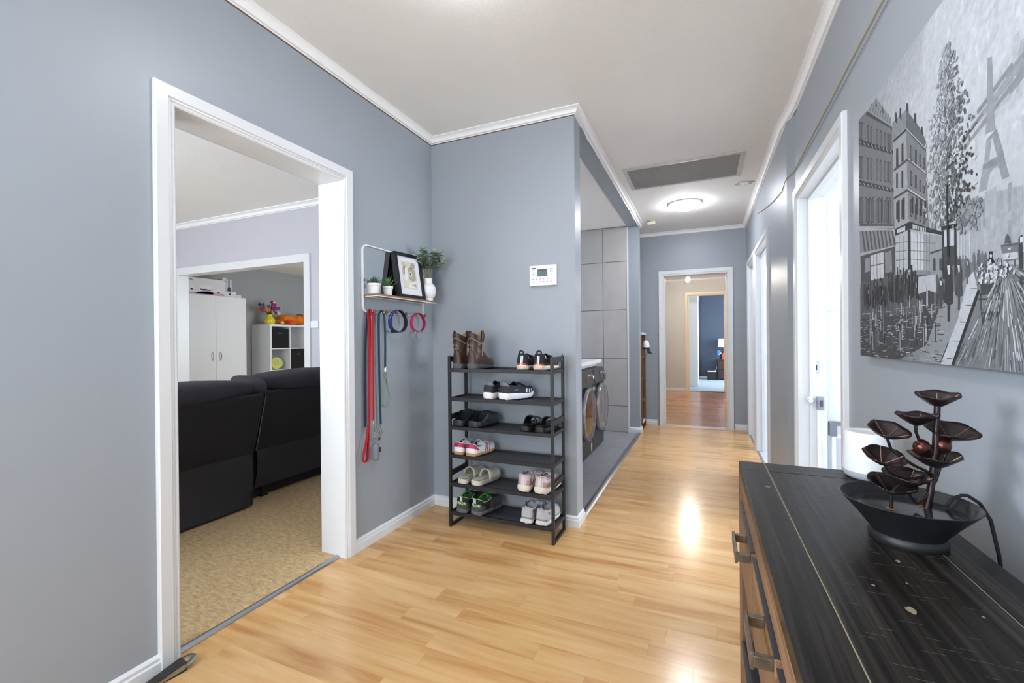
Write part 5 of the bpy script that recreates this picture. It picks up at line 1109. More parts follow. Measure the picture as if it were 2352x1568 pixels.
# ================================================================== white speaker
SP = thing('wireless_speaker', 'white tapered cylinder speaker with grey base on far end of sideboard', 'speaker', (.408, 1.482, SBZ))
lp('base', MB().lathe([(.001, 0), (.046, 0), (.054, .006), (.0565, .014), (.0565, .020), (.001, .020)], 40), mat('pale_grey_fabric', (176, 178, 188), .8), SP, smooth=40)
lp('body', MB().lathe([(.001, .0205), (.0565, .0205), (.0568, .03), (.0555, .07), (.0535, .105), (.0525, .118), (.050, .1245), (.040, .126), (.037, .1245), (.001, .1245)], 48), WHITE, SP, smooth=40)
# ================================================================== ceiling fittings
def dome_light(label, x, y, e_):
    GLOW = mat('lit_opal_glass_%d' % e_, (255, 252, 246), .4, emit=((246, 249, 255), e_))
    t = thing('ceiling_light', label, 'ceiling light', (x, y, H), group='opal dome ceiling lights')
    lp('base_ring', MB().lathe([(.150, -.0005), (.168, -.0005), (.170, -.012), (.150, -.016)], 40), WHITE, t, smooth=40)
    lp('dome', MB().lathe([(.001, -.080), (.04, -.077), (.085, -.066), (.125, -.046), (.152, -.022), (.160, -.012)], 40), GLOW, t, smooth=True)
    for k in range(3): a = 2*math.pi*k/3+.5; lp('clip', MB().box(.158*math.cos(a)-.004, .158*math.cos(a)+.004, .158*math.sin(a)-.004, .158*math.sin(a)+.004, -.022, -.004), CHROME, t)
dome_light('opal dome ceiling light at the near end of the hall ceiling', -.80, 1.44, 16)
dome_light('glowing opal dome light on the ceiling before the far doorway', -.177, 5.20, 31)
vx0, vx1, vy0, vy1 = -.640, .316, 3.925, 4.500
G_ = thing('ceiling_grille', 'large white-framed return air grille with grey mesh in the ceiling', 'air vent', ((vx0+vx1)/2, (vy0+vy1)/2, H))
VF = mat('grille_frame_paint', (206, 203, 200), .5)
mb = MB(); ins = .035
fo = [(vx0, vy0), (vx1, vy0), (vx1, vy1), (vx0, vy1)]; fi = [(vx0+ins, vy0+ins), (vx1-ins, vy0+ins), (vx1-ins, vy1-ins), (vx0+ins, vy1-ins)]
mb.grid([[(a, b, H-.001) for a, b in fo], [(a, b, H-.010) for a, b in fo], [(a, b, H-.014) for a, b in [(vx0+.012, vy0+.012), (vx1-.012, vy0+.012), (vx1-.012, vy1-.012), (vx0+.012, vy1-.012)]], [(a, b, H-.012) for a, b in fi], [(a, b, H-.002) for a, b in fi]], 0, True); obj('frame', mb, VF, G_)
obj('filter', MB().box(vx0+ins, vx1-ins, vy0+ins, vy1-ins, H-.0035, H-.0015), mat('grey_filter', (150, 148, 144), .9), G_)
mb = MB(); x = vx0+ins+.005
while x < vx1-ins: mb.box(x, x+.0016, vy0+ins, vy1-ins, H-.010, H-.0035); x += .0125
y = vy0+ins+.005
while y < vy1-ins: mb.box(vx0+ins, vx1-ins, y, y+.0016, H-.010, H-.0035); y += .0125
o = obj('egg_crate_core', mb, mat('grey_grille_core', (186, 184, 180), .7), G_); o['kind'] = 'stuff'
for xx in (-.36, .08): obj('catch', MB().cyl((xx, vy1-.010, H-.020), .006, .008, 10), VF, G_)
MS = thing('motion_sensor', 'small cream ceiling sensor beside the laundry opening', 'sensor', (-.60, 5.78, H))
CRM = mat('aged_cream_plastic', (222, 216, 200), .5)
lp('base', MB().lathe([(.001, -.0005), (.042, -.0005), (.042, -.010), (.001, -.010)], 24), mat('stained_mount_plate', (176, 166, 150), .8, noise=(30, .25)), MS, smooth=30)
lp('head', MB().tube([(-.03, .0, -.030), (.055, -.012, -.026)], .022, 14), CRM, MS, smooth=40); lp('bracket', MB().cyl((0, 0, -.03), .012, .022, 12), CRM, MS)
MP = thing('ceiling_mount_patch', 'torn patch and mounting plate left on ceiling by right cornice', 'mounting plate', (.372, 4.76, H))
random.seed(2); lp('stain', MB().prism([(.085*math.cos(2*math.pi*k/18)*random.uniform(.75, 1.1), .065*math.sin(2*math.pi*k/18)*random.uniform(.7, 1.1)) for k in range(18)], 'z', -.0008, -.0002), mat('old_ceiling_stain', (190, 182, 168), .9, noise=(30, .12)), MP)
lp('plate', MB().prism([(.048*math.cos(2*math.pi*k/12)*random.uniform(.6, 1.1)-.012, .040*math.sin(2*math.pi*k/12)*random.uniform(.6, 1.1)) for k in range(12)], 'z', -.005, -.0008), CORNICE, MP)
# cables on the right wall
YC = mat('yellowed_cable', (176, 166, 118), .6); GC = mat('grey_cable', (150, 152, 156), .6)
CB = thing('wall_cable', 'loose yellowed cable sagging along the right wall over the doorway', 'cable', (.55, 2.5, 2.29))
xa = .5445; obj('cable', MB().tube([(xa, .9, 2.33), (xa, 1.35, 2.315), (xa, 1.82, 2.300), (xa, 2.15, 2.298), (xa, 2.50, 2.290), (xa, 2.84, 2.289), (xa, 3.18, 2.280), (xa, 3.33, 2.274), (.520, 3.44, 2.268), (.514, 3.475, 2.258), (.5145, 3.62, 2.232), (.5145, 4.08, 2.284), (.5145, 4.60, 2.368), (.5145, 5.2, 2.48), (.5145, 5.45, 2.545)], .0028, 6), YC, CB, smooth=True)
CB2 = thing('wall_cable', 'thin grey cable running under the yellowed one on the right wall', 'cable', (.55, 2.5, 2.25))
obj('cable', MB().tube([(xa, .9, 2.30), (xa, 1.75, 2.268), (xa, 2.40, 2.258), (xa, 2.95, 2.256), (xa, 3.20, 2.262), (xa, 3.40, 2.268)], .002, 6), GC, CB2, smooth=True)
# ================================================================== door wedge at the left doorway
DW = thing('door_wedge', 'black rubber door wedge with steel loop on the floor by doorway', 'door stop', (-1.775, .955, 0), math.radians(-8))
lp('wedge', MB().prism([(-.075, 0), (.055, 0), (.055, .036), (-.075, .006)], 'x', -.021, .021), mat('ribbed_black_rubber', (48, 48, 46), .75, bump=(300, .3)), DW, bevel=.001)
mb = MB()
for k in range(18): y0 = -.070+k*.0068; z0 = .0065+(y0+.07)*.2315; mb.box(-.020, .020, y0, y0+.003, z0-.001, z0+.0018)
o = lp('tread_ribs', mb, MATS['ribbed_black_rubber'], DW); o['kind'] = 'stuff'
lp('side_plate', MB().prism([(-.055, .002), (.052, .010), (.052, .030), (-.055, .008)], 'x', .0212, .0225), STEEL, DW)
lp('loop', MB().tube([(.0215, .045, .022), (.0215, .066, .026), (.014, .080, .029), (0, .085, .030), (-.014, .080, .029), (-.0215, .066, .026), (-.0215, .045, .022)], .010, 8, flat=.14), STEEL, DW, smooth=True)
for yy in (.0, .025): lp('rivet', MB().cyl((.0224, yy, .016), .0022, .0012, 8, ax='x'), CHROME, DW)
# ================================================================== right doorway: gate hardware, switch
GT = thing('pet_gate', 'white pet gate folded open in the right doorway with grey latch', 'gate', (.74, 3.30, 0))
obj('post', MB().box(.632, .652, 3.212, 3.234, .02, .76), WHITE, GT, bevel=.003)
obj('latch', MB().box(.632, .668, 3.198, 3.236, .76, .84), mat('grey_latch_plastic', (150, 154, 164), .45), GT, bevel=.004); obj('latch_window', MB().box(.644, .660, 3.1965, 3.199, .78, .82), mat('dark_grey_plastic', (84, 88, 96), .45), GT)
obj('wall_cup', MB().lathe([(.001, 0), (.022, 0), (.020, -.010), (.012, -.018), (.012, -.04), (.001, -.04)], 20, (.60, 3.240, .815), ax='y'), WHITE, GT, smooth=40)
obj('post', MB().box(.725, .745, 3.290, 3.310, .01, .60), WHITE, GT, bevel=.003)
obj('hinge', MB().box(.712, .752, 3.284, 3.330, .590, .672), mat('grey_hinge_metal', (132, 134, 140), .4, metal=.6), GT, bevel=.003); obj('hinge_arm', MB().box(.712, .775, 3.286, 3.320, .655, .680), MATS['grey_hinge_metal'], GT, bevel=.002)
for k in range(9): obj('bar', MB().cyl((.78+.06*k, 3.300, .06), .006, .53, 8), WHITE, GT)
obj('rail', MB().box(.745, 1.28, 3.290, 3.310, .58, .60), WHITE, GT); obj('rail', MB().box(.745, 1.28, 3.290, 3.310, .04, .06), WHITE, GT)
def switch(label, c_, ax, sg, w_=.072, h_=.115, n=2, cat='light switch'):
    t = thing('light_switch', label, cat, c_); mb = MB(); x, y, z = c_
    f = (lambda a0, a1, d0, d1, z0, z1: MB().box(x+a0, x+a1, y+sg*d0, y+sg*d1, z+z0, z+z1)) if ax == 'y' else (lambda a0, a1, d0, d1, z0, z1: MB().box(x+sg*d0, x+sg*d1, y+a0, y+a1, z+z0, z+z1))
    pl = obj('plate', f(-w_/2, w_/2, .0006, .009, -h_/2, h_/2), WHITE, t, bevel=.002)
    for k in range(n):
        o_ = (k-(n-1)/2)*.028
        if w_ > h_: obj('rocker', f(o_-.008, o_+.008, .009, .012, -.010, .010), WHITE, pl, bevel=.001)
        else: obj('rocker', f(-.009, .009, .009, .012, o_-.010, o_+.010), WHITE, pl, bevel=.001)
    return t
switch('white light switch on the bright wall inside the right doorway', (.745, 3.36, 1.425), 'y', -1)
switch('white double light switch on living room wall beside the wide opening', (-3.745, 3.44, 1.385), 'y', -1, .116, .074, 2)
switch('narrow white switch on the frame of the far doorway', (-.535, 6.482, 1.40), 'y', -1, .03, .105, 2)
# ================================================================== laundry
MCH = mat('graphite_appliance', (62, 64, 68), .35, metal=.3); MCH2 = mat('dark_appliance_base', (44, 45, 50), .4); GLS = mat('smoked_brown_glass', (62, 34, 24), .06, coat=.6); GLG = mat('smoked_grey_glass', (96, 99, 108), .12, coat=.5); RIM_ = mat('satin_silver_ring', (176, 176, 180), .25, metal=.9)
def washer(label, y0, y1, glass, sticker):
    xf = -1.085; yc = (y0+y1)/2; t = thing('washing_machine', label, 'washing machine', (xf-.3, yc, 0), group='front loaders in the laundry')
    obj('body', MB().box(-1.74, xf, y0, y1, 0.012, .885), MCH2, t, bevel=.006)
    mb = MB().prism([(xf+.001, .735), (xf+.030, .735), (xf+.006, .882), (xf+.001, .882)], 'y', y0+.003, y1-.003); pn = obj('control_panel', mb, MCH, t, bevel=.002)
    obj('panel_screen', MB().prism([(xf+.0225, .772), (xf+.0255, .772), (xf+.0135, .852), (xf+.0105, .852)], 'y', yc-.02, yc+.12), mat('brown_panel_glass', (70, 54, 44), .15), pn)
    dial = MB().lathe([(.001, 0), (.036, 0), (.036, .006), (.030, .008), (.028, .030), (.024, .033), (.001, .033)], 28, (xf+.014, yc+.19, .808), ax='x'); obj('dial', dial, CHROME, pn, smooth=40)
    ring = MB().lathe([(.245, 0), (.262, .0), (.266, .035), (.258, .056), (.246, .060)], 56, (xf+.001, yc, .455), ax='x'); dr = obj('door', ring, RIM_, t, smooth=40)
    obj('door_glass', MB().lathe([(.001, .074), (.10, .072), (.19, .066), (.246, .058)], 56, (xf+.001, yc, .455), ax='x'), glass, dr, smooth=True)
    obj('door_gasket', MB().lathe([(.10, .0), (.245, .0), (.245, .05)], 48, (xf+.001, yc, .455), ax='x'), DARK, dr)
    for xx in (-1.70, -1.13):
        for yy in (y0+.05, y1-.05): obj('foot', MB().cyl((xx, yy, .0012), .02, .012, 12), DARK, t)
    if sticker:
        s = obj('energy_sticker', MB().box(xf, xf+.0008, y1-.065, y1-.015, .030, .165), mat('yellow_label', (222, 200, 90), .5), t); obj('sticker_head', MB().box(xf+.0006, xf+.0014, y1-.065, y1-.015, .115, .165), mat('red_label', (190, 44, 52), .5), s); obj('sticker_band', MB().box(xf+.0006, xf+.0014, y1-.060, y1-.020, .075, .105), WHT, s)
washer('graphite front loader with brown glass door nearer the hall wall', 4.035, 4.630, GLS, True)
washer('graphite front loader with grey glass door against the tiled wall end', 4.655, 5.205, GLG, False)
LB = thing('laundry_bench', 'white laundry benchtop above the two front loaders', 'worktop', (-1.45, 4.5, .89))
obj('top', MB().box(-1.845, -1.125, 3.6, 5.30, .926, .966), WHITEM, LB, bevel=.003); obj('support_rail', MB().box(-1.84, -1.18, 3.62, 5.27, .890, .926), WHITEM, LB)
obj('support_panel', MB().box(-1.84, -1.18, 5.25, 5.27, .0012, .890), WHITEM, LB)
obj('sink', MB().box(-1.60, -1.25, 4.2, 4.7, .966, .972), STEEL, LB, bevel=.002)
# ================================================================== nook shelf by the far doorway
NK = thing('narrow_bookcase', 'narrow white-topped bookcase with brown edges in the nook', 'bookcase', (-.95, 6.22, 0))
BE = wood('rough_brown_edge', (82, 54, 34), (120, 84, 54), (150, 112, 78), axis=2, rough=.7, fine=40.)
obj('top', MB().box(-1.16, -.738, 6.015, 6.43, 1.258, 1.288), WHITE, NK, bevel=.002)
for yy in (6.02, 6.405): obj('side', MB().box(-1.16, -.745, yy, yy+.018, .001, 1.258), BE, NK)
for zz in (.07, .36, .66, .95): obj('shelf', MB().box(-1.15, -.75, 6.038, 6.405, zz, zz+.018), BE if zz > .3 else WHITE, NK)
obj('back', MB().box(-1.165, -1.158, 6.02, 6.42, .001, 1.258), DARK, NK)
CP = thing('cap', 'white baseball cap with black peak hanging on the nook bookcase', 'cap', (-.700, 6.10, 1.08))
lp('crown', MB().lathe([(.070, 0), (.070, .03), (.062, .065), (.042, .092), (.015, .104), (.001, .106)], 24, sx=.62), mat('white_cotton', (228, 228, 232), .85), CP, smooth=True)
rows = [[(.62*.068*math.cos(a)*k, .07*math.sin(a)*1-.0, -.001-.02*(k-1)*4-.012*abs(math.cos(a))) for a in [math.radians(-70+14*i) for i in range(11)]] for k in (1.0, 1.25, 1.5, 1.75)]
lp('peak', MB().grid(rows), BKW, CP, smooth=True, solid=.003); lp('band', MB().lathe([(.0705, -.012), (.0715, .0), (.0705, .012)], 24, sx=.62), BKW, CP, smooth=True)
# ================================================================== living room: recliner sofa seen from behind
SOF = mat('dark_charcoal_suede', (46, 44, 52), .85, noise=(5, .18), bump=(160, .15)); SOFB = mat('black_sofa_lining', (24, 24, 28), .8, noise=(6, .2), bump=(120, .1)); SOFS = mat('worn_charcoal_skirt', (40, 40, 44), .7, noise=(4, .22), bump=(60, .08))
SF = thing('recliner_sofa', 'dark charcoal suede reclining sofa seen from behind through doorway', 'sofa', (-3.35, 2.0, 0))
def cushion(mb, x0, x1, y0, y1, z0, z1, puff=.03, n=12, wob=0.0, seed=0):
    """soft block: rounded cross-section swept along y with tapered ends"""
    rows = []; cx_, cz_ = (x0+x1)/2, (z0+z1)/2
    for i in range(n*2+1):
        f = i/(n*2); e = min(1, math.sin(math.pi*min(1, max(0, f)))**.28) if 0 < f < 1 else .78
        row = []
        for j in range(20):
            a = 2*math.pi*j/20; sx_ = math.copysign(abs(math.cos(a))**.62, math.cos(a)); sz_ = math.copysign(abs(math.sin(a))**.62, math.sin(a))
            k = 1+wob*math.sin(f*23+seed)*math.cos(a*2+f*5)+wob*.6*math.sin(f*51+a*3)
            row.append((cx_+(x1-x0)/2*sx_*e*k, y0+(y1-y0)*f, cz_+(z1-z0)/2*sz_*e*k))
        rows.append(row)
    mb.grid(rows, 0, True); mb.ngon(rows[0]); mb.ngon(list(reversed(rows[-1]))); return mb
def panel(y0, y1, pts, bulge=0.0, seed=1, ny=16):
    """hanging panel: (x,z) polyline swept along y with slight sag"""
    rows = []
    for i in range(ny+1):
        f = i/ny; rows.append([(x+bulge*math.sin(math.pi*f)*s_+.006*math.sin(f*9+z*12+seed)*s_, y0+(y1-y0)*f, z) for x, z, s_ in pts])
    return MB().grid(rows)
# section A (reclined further back)
obj('back_panel', panel(.55, 2.185, [(-2.99, .40, 0), (-2.95, .52, .5), (-2.91, .66, .5), (-2.872, .80, .3), (-2.868, .825, 0), (-2.90, .840, 0)], .004), SOFB, SF, smooth=60)
obj('back_skirt', panel(.55, 2.178, [(-2.99, .402, 0), (-2.985, .33, 1), (-2.985, .22, 1), (-2.995, .11, .6), (-3.0, .028, 0)], -.030, 2), SOFS, SF, smooth=60)
obj('side_panel', MB().prism([(-2.995, .03), (-2.985, .40), (-2.868, .825), (-3.05, .90), (-3.22, .55), (-3.25, .03)], 'y', 2.168, 2.180), SOFB, SF)
obj('back_cushion', cushion(MB(), -3.24, -2.835, .55, 2.215, .79, .960, wob=.020, seed=1), SOF, SF, smooth=True)
obj('back_core', MB().prism([(-3.05, .04), (-3.03, .40), (-2.93, .82), (-3.18, .90), (-3.34, .45), (-3.34, .04)], 'y', .56, 2.165), SOFB, SF)
# section B (upright)
obj('back_panel', panel(2.262, 3.36, [(-3.065, .395, 0), (-3.03, .52, .5), (-2.995, .66, .5), (-2.955, .80, .3), (-2.952, .83, 0), (-2.98, .845, 0)], .004, 4), SOFB, SF, smooth=60)
obj('back_skirt', panel(2.268, 3.36, [(-3.065, .397, 0), (-3.055, .33, 1), (-3.065, .24, 1), (-3.09, .15, .6), (-3.11, .10, 0)], -.035, 6), SOFS, SF, smooth=60)
obj('seam_piping', MB().tube([(-2.952, 2.262, .825), (-2.957, 2.262, .80), (-2.995, 2.262, .66), (-3.03, 2.262, .52), (-3.065, 2.262, .395)], .004, 6), GRH, SF, smooth=True)
obj('back_cushion', cushion(MB(), -3.34, -2.925, 2.228, 3.40, .80, .978, wob=.018, seed=3), SOF, SF, smooth=True)
obj('back_core', MB().prism([(-3.13, .12), (-3.10, .40), (-3.01, .82), (-3.26, .90), (-3.42, .45), (-3.42, .12)], 'y', 2.272, 3.36), SOFB, SF)
obj('base_frame', MB().box(-3.95, -3.16, .55, 3.36, .02, .30), SOFB, SF, bevel=.01)
for a, b in ((.80, 2.17), (2.29, 3.12)): obj('seat_cushion', cushion(MB(), -3.98, -3.25, a, b, .28, .50, wob=.01), SOF, SF, smooth=True)
for a, b in ((.50, .78), (3.14, 3.40)): obj('armrest', cushion(MB(), -4.02, -3.12, a, b, .03, .66), SOF, SF, smooth=True)
for yy in (.65, 2.10, 2.36, 3.28): obj('foot', MB().box(-3.20, -3.14, yy, yy+.05, .0095, .13), DARK, SF)
# wardrobe, boxes, cube shelf in the back room
WD = thing('wardrobe', 'white two-door wardrobe with curved handles in the room beyond', 'wardrobe', (-6.72, 4.19, 0))
wx, wy0, wy1, wz = -6.50, 3.725, 4.655, 1.885
obj('carcass', MB().box(-6.94, wx-.020, wy0, wy1, .0045, wz), WHITEM, WD, bevel=.002)
for k, (a, b) in enumerate(((wy0+.002, 4.1885), (4.1915, wy1-.002))):
    d_ = obj('door', MB().box(wx-.018, wx, a, b, .06, wz-.002), WHITEM, WD, bevel=.0015); hy = 4.135 if k == 0 else 4.250
    obj('handle', MB().tube([(wx, hy, .945), (wx+.022, hy, .965), (wx+.030, hy, 1.005), (wx+.022, hy, 1.045), (wx, hy, 1.065)], .006, 8), CHROME, d_, smooth=True)
PRT = mat('pale_lilac_print', (206, 200, 214), .5)
def carton(label, x0, x1, y0, y1, z0, z1, m, marks, cat='box', name='carton'):
    t = thing(name, label, cat, ((x0+x1)/2, (y0+y1)/2, z0), group='product boxes on the wardrobe'); obj('box', MB().box(x0, x1, y0, y1, z0+.0005, z1), m, t, bevel=.002)
    for nm, pts, mm in marks: obj(nm, MB().prism([(y0+u*(y1-y0), z0+v*(z1-z0)) for u, v in pts], 'x', x1, x1+.0012), mm, t)
def oval(cu, cv, ru, rv, n=16, a0=0, a1=360): return [(cu+ru*math.cos(math.radians(a0+(a1-a0)*i/n)), cv+rv*math.sin(math.radians(a0+(a1-a0)*i/n))) for i in range(n)]
PURP = mat('soft_violet_print', (140, 128, 186), .5); PNK_ = mat('soft_pink_print', (196, 152, 174), .5); GRYL = mat('light_grey_print', (222, 222, 226), .5); CHARC = mat('charcoal_print', (46, 48, 56), .5)
carton('white and lilac headset box lying lengthwise on the wardrobe', -6.83, -6.52, 3.76, 4.34, wz, wz+.235, mat('white_carton', (214, 212, 216), .5), [('pink_print', [(.02, .02), (.98, .02), (.98, .16), (.6, .22), (.3, .14), (.02, .10)], PNK_), ('violet_print', [(.25, .05), (.5, .30), (.72, .18), (.7, .06)], PURP), ('headset_print', oval(.52, .46, .15, .17), GRYL), ('visor_print', [(.38, .40), (.42, .28), (.48, .29), (.52, .34), (.56, .28), (.63, .27), (.67, .38), (.6, .33), (.52, .38), (.44, .34)], CHARC), ('controller_print', oval(.20, .40, .05, .12), GRYL), ('controller_print', oval(.82, .34, .05, .12), GRYL), ('controller_dot', oval(.20, .30, .03, .04), CHARC), ('controller_dot', oval(.84, .24, .03, .04), CHARC), ('title_print', [(.04, .86), (.22, .83), (.22, .88), (.04, .91)], GRM)])
carton('dark slim box standing behind the headset box', -6.90, -6.84, 4.15, 4.42, wz, wz+.262, mat('black_carton', (20, 20, 24), .5), [])
carton('flat white box lying under the headphone box', -6.74, -6.52, 4.342, 4.515, wz, wz+.085, mat('white_carton_b', (206, 206, 214), .5), [('round_print', oval(.42, .56, .09, .22), CHARC), ('title_print', [(.52, .60), (.92, .56), (.92, .66), (.52, .70)], GRYL)])
carton('upright headphone box with dark headband print and hanging tab', -6.72, -6.60, 4.352, 4.500, wz+.0852, wz+.272, mat('pale_blue_carton', (196, 200, 208), .5), [('headphone_print', [(.52, .02), (.56, .26), (.64, .42), (.64, .96), (.76, .95), (.76, .42), (.90, .24), (.94, .02)], CHARC), ('hang_tab', [(.1, 1.0), (.42, 1.0), (.42, 1.10), (.1, 1.12)], GRYL), ('title_print', [(.1, .80), (.42, .76), (.42, .84), (.1, .88)], GRM)])
carton('tiny white box at the end of the wardrobe top', -6.62, -6.52, 4.52, 4.592, wz, wz+.040, MATS['white_carton'], [])
CU = thing('cube_shelf', 'white cube storage shelf with black fabric bins beyond the sofa', 'shelf', (-6.72, 5.45, 0))
cy0, cx0, cx1 = 5.06, -6.93, -6.50; pit_ = .366; ct = .018; cz1 = 1.50
for nm, b_ in (('top', (cx0, cx1, cy0, cy0+2*pit_+.05, cz1-.036, cz1)), ('side', (cx0, cx1, cy0, cy0+.036, .0045, cz1-.036)), ('side', (cx0, cx1, cy0+2*pit_+.014, cy0+2*pit_+.05, .0045, cz1-.036)), ('base', (cx0, cx1, cy0+.036, cy0+2*pit_+.014, .0045, .04)), ('divider', (cx0, cx1-.004, cy0+pit_+.016, cy0+pit_+.034, .04, cz1-.036)), ('back', (cx0-.006, cx0, cy0, cy0+2*pit_+.05, .0045, cz1))): obj(nm, MB().box(*b_), WHITEM, CU, bevel=.001)
lv_ = [cz1-.036-(k+1)*.360 for k in range(3)]
for z in lv_:
    for a, b in ((cy0+.036, cy0+pit_+.016), (cy0+pit_+.034, cy0+2*pit_+.014)): obj('shelf', MB().box(cx0, cx1-.004, a, b, z-ct, z), WHITEM, CU)
BIN = mat('black_fabric_bin', (18, 18, 22), .9, bump=(300, .2))
def bin_(label, col_, row_):
    a = cy0+.040+col_*(pit_-.002); z = (lv_+[.04+.0005])[row_] if row_ < 3 else .0405; t = thing('storage_bin', label, 'storage bin', (-6.70, a+.16, z+.0005), group='black fabric bins')
    obj('bin', MB().box(-6.88, cx1-.012, a+.004, a+.326, z+.0008, z+.325), BIN, t, bevel=.006); obj('handle', MB().box(cx1-.012, cx1-.004, a+.12, a+.20, z+.235, z+.262), mat('dark_bin_handle', (44, 44, 50), .5), t, bevel=.002)
bin_('black fabric bin in the upper near cube of the shelf', 0, 0); bin_('black fabric bin in the second row beside the plush fruit', 1, 1); bin_('black fabric bin in the cube under the plush fruit', 0, 2)
# plush fruit half, yellow vase with flowers, orange plush
PL = thing('plush_fruit', 'yellow-green plush fruit half in the open cube of shelf', 'plush toy', (-6.62, 5.20, lv_[1]))
z0 = lv_[1]
random.seed(4); rows = []
for i, (rr, xx) in enumerate(((.04, -.03), (.095, -.02), (.112, .015), (.108, .035), (.098, .040), (.050, .040), (.001, .040))):
    rows.append([(-6.60+xx, 5.235+rr*math.cos(a)*(1+.10*math.cos(2*a+.6)), z0+.108+rr*.93*math.sin(a)*(1+.06*math.cos(3*a))) for a in [2*math.pi*k/28 for k in range(28)]])
obj('body', MB().grid(rows, 0, True), mat('yellow_green_plush', (206, 204, 104), .95, noise=(60, .25), bump=(120, .5)), PL, smooth=50)
obj('seed_patch', MB().prism([(5.235+.046*math.cos(2*math.pi*k/18)*random.uniform(.85, 1.1), z0+.115+.050*math.sin(2*math.pi*k/18)*random.uniform(.85, 1.1)) for k in range(18)], 'x', -6.5605, -6.5585), mat('seed_print', (190, 184, 140), .9, noise=(160, .95)), PL)
YV = thing('vase', 'glossy yellow bulbous vase standing on the white cube shelf', 'vase', (-6.66, 5.185, cz1))
lp('body', MB().lathe([(.001, 0), (.060, 0), (.078, .018), (.088, .050), (.080, .085), (.055, .118), (.038, .142), (.037, .160), (.040, .166), (.034, .166), (.032, .145), (.001, .14)], 32), mat('glossy_yellow_glaze', (222, 198, 40), .25, coat=.4, noise=(25, .12)), YV, smooth=40)
BQ = thing('flower_bouquet', 'colourful mixed flower bouquet standing in the yellow vase', 'flowers', (-6.66, 5.185, cz1+.15))
FC = {'magenta': (150, 30, 92), 'orange': (234, 132, 40), 'blue': (54, 70, 132), 'purple': (104, 62, 142), 'blush': (224, 172, 148), 'crimson': (158, 32, 58), 'cream': (220, 214, 180), 'mint': (150, 196, 176), 'dark': (34, 34, 48)}
random.seed(8)
for nm, dy, dz, r_ in (('orange', -.01, .085, .036), ('magenta', .02, .160, .036), ('crimson', -.115, .100, .032), ('magenta', .065, .185, .028), ('purple', .085, .135, .034), ('blue', -.105, .170, .022), ('blue', -.068, .150, .020), ('blush', .055, .040, .032), ('blush', .150, .045, .026), ('purple', .135, .125, .028), ('magenta', .165, .130, .022), ('crimson', .035, .225, .022), ('dark', -.165, .175, .018), ('cream', .045, .215, .018), ('mint', .205, .150, .014), ('mint', .240, .180, .011), ('cream', .175, .155, .016), ('orange', -.045, .105, .022), ('dark', .115, .055, .016)):
    dx = random.uniform(-.05, .06); p = Vector((dx, dy, dz)); r_ *= 1.3
    st = lp('stem', MB().tube([(0, dy*.1, -.02), (dx*.4, dy*.45, dz*.5), p], .0028, 6), mat('dark_stem_green', (46, 66, 46), .7), BQ, smooth=True)
    mb = MB(); 
    for k in range(7):
        a = 2*math.pi*k/7; d = Vector((.55, math.cos(a), math.sin(a))).normalized(); mb.ball(p+d*r_*.55, r_*.5, 7)
    mb.ball(p+Vector((r_*.3, 0, 0)), r_*.5, 7); lp('flower_head', mb, mat('petal_'+nm, FC[nm], .7, noise=(90, .3)), st, smooth=True)
mb = MB()
for k in range(14):
    a = random.uniform(0, 6.28); L_ = random.uniform(.05, .10); d = Vector((math.cos(a)*.5, math.sin(a), .75)); mb.tube([(0, 0, -.01), d*L_*.6, d*L_*1.1], [.003, .011, .001], 6, flat=.25)
o = lp('foliage', mb, MATS['dark_stem_green'], BQ, smooth=True); o['kind'] = 'stuff'
OP = thing('plush_toy', 'orange plush toy lying along the top of the cube shelf', 'plush toy', (-6.68, 5.575, cz1))
ORP = mat('orange_plush', (226, 122, 30), .95, bump=(250, .4)); ORD = mat('dark_orange_plush', (206, 96, 30), .95, bump=(250, .4))
lp('body', cushion(MB(), -.11, .12, -.18, .12, .0, .175, wob=.015), ORP, OP, smooth=True); lp('head', MB().ball((.02, .18, .092), .105, 20, sz=.87), ORP, OP, smooth=True)
lp('arm', cushion(MB(), .08, .17, -.10, .06, .0, .075), ORD, OP, smooth=True); lp('tail', MB().tube([(-.02, -.16, .05), (.0, -.23, .055), (.03, -.275, .04)], [.05, .04, .025], 12), ORD, OP, smooth=True); lp('ear', MB().prism([(.16, .165), (.20, .205), (.29, .185), (.26, .140)], 'x', -.03, .03), mat('brown_plush', (92, 62, 40), .95), OP, bevel=.008)
lp('red_bow', MB().ball((.15, -.13, .055), .038, 12), mat('red_plush', (214, 48, 30), .9), OP, smooth=True)
TU = thing('artificial_tulip', 'yellow tulip lying beside the yellow vase', 'flower', (-6.56, 5.29, cz1)); lp('stem', MB().tube([(0, -.05, .03), (0, .03, .035)], .004, 6), STM, TU, smooth=True); lp('bloom', MB().ball((0, .055, .035), .030, 12, sz=.9), mat('tulip_yellow', (232, 206, 84), .6), TU, smooth=True)
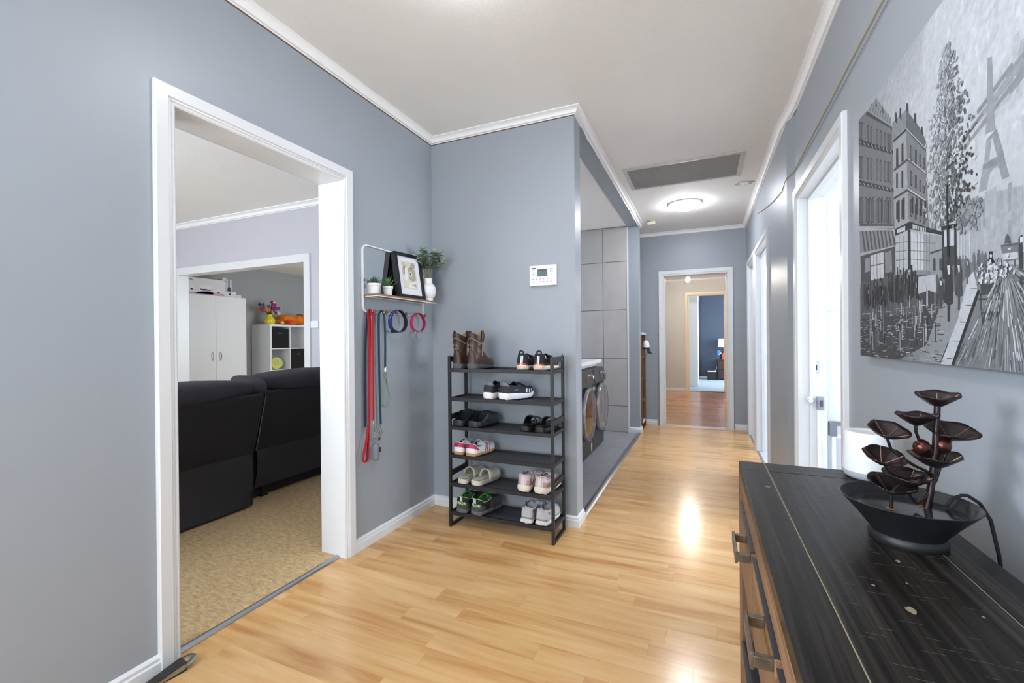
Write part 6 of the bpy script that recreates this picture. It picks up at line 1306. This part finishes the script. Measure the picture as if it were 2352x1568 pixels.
# ================================================================== far hall and bedroom
PB = thing('pendant_bulb', 'bare glowing bulb hanging from the far hall ceiling', 'light bulb', (-.262, 9.0, 2.56))
lp('cord', MB().tube([(0, 0, -.001), (0, 0, -.15)], .004, 6), WHITE, PB); lp('holder', MB().cyl((0, 0, -.20), .018, .05, 12), WHITE, PB); lp('bulb', MB().ball((0, 0, -.245), .042, 16, sz=1.2), mat('lit_warm_bulb', (255, 244, 224), .4, emit=((255, 244, 232), 230)), PB, smooth=True)
WB = thing('bedroom_wardrobe', 'white built-in wardrobe end panel in the far bedroom', 'wardrobe', (-.80, 12.4, 0)); obj('panel', MB().box(-1.5, -.130, 11.95, 14.40, .0005, 2.30), WHITEM, WB); obj('bulkhead', MB().box(-1.5, -.125, 11.93, 14.42, 2.30, 2.559), mat('pale_grey_paint', (190, 192, 196), .6), WB)
NS = thing('nightstand', 'dark wood bedside cabinet against the navy bedroom wall', 'nightstand', (.60, 14.25, 0)); DKN = wood('dark_walnut', (34, 22, 20), (50, 34, 30), (66, 46, 40), axis=2, rough=.4, fine=30.)
obj('body', MB().box(.365, .90, 14.05, 14.44, .02, .565), DKN, NS); obj('top', MB().box(.355, .91, 14.03, 14.45, .565, .59), DKN, NS, bevel=.003)
for z0 in (.05, .31): d_ = obj('drawer', MB().box(.385, .88, 14.038, 14.052, z0, z0+.235), DKN, NS, bevel=.003); obj('knob', MB().ball((.63, 14.028, z0+.12), .012, 10), CHROME, d_, smooth=True)
for xx in (.375, .86):
    for yy in (14.07, 14.40): obj('foot', MB().box(xx, xx+.03, yy, yy+.03, .0003, .02), DKN, NS)
TL_ = thing('table_lamp', 'bedside lamp with white drum shade before the navy wall', 'lamp', (.52, 14.26, .5905))
lp('base', MB().lathe([(.001, 0), (.06, 0), (.06, .012), (.018, .03), (.012, .12), (.03, .20), (.012, .30), (.010, .37), (.001, .37)], 24), DKN, TL_, smooth=40); lp('shade', MB().lathe([(.130, .36), (.138, .36), (.122, .605), (.114, .605)], 32), mat('white_linen_shade', (226, 226, 232), .8), TL_, smooth=40)
def bottle(name, label, x, y, r, h, m, capm, cat='bottle'):
    t = thing(name, label, cat, (x, y, .5905), group='bottles on the nightstand'); lp('body', MB().lathe([(.001, 0), (r, 0), (r, h*.72), (r*.5, h*.82), (r*.5, h*.86), (.001, h*.86)], 16), m, t, smooth=40); lp('cap', MB().cyl((0, 0, h*.86), r*.55, h*.14, 12), capm, t)
tag(obj('blue_card_box', MB().box(.372, .452, 14.22, 14.25, .5907, .85), mat('blue_card', (70, 120, 186), .5), bevel=.002), 'upright blue box on the bedroom nightstand', 'box')
bottle('bottle', 'dark bottle with pale label next to the blue box', .420, 14.10, .026, .16, CHARC, GRYL); bottle('bottle', 'tall black bottle with white cap on the nightstand', .455, 14.15, .024, .20, BKW, WHITE); bottle('bottle', 'red and orange bottle beside the lamp base', .525, 14.08, .034, .22, mat('orange_red_plastic', (214, 70, 50), .4), CHARC)
BG = thing('storage_box', 'black open box with pale rim standing beside the nightstand', 'box', (.215, 14.2, 0)); obj('box', MB().box(.095, .345, 14.05, 14.40, .0005, .235), BKW, BG, bevel=.006); obj('rim', MB().box(.105, .335, 14.04, 14.41, .236, .250), GRYL, BG, bevel=.003); obj('handle', MB().tube([(.30, 14.2, .25), (.335, 14.2, .30), (.345, 14.2, .38)], .010, 8), GRYL, BG, smooth=True)
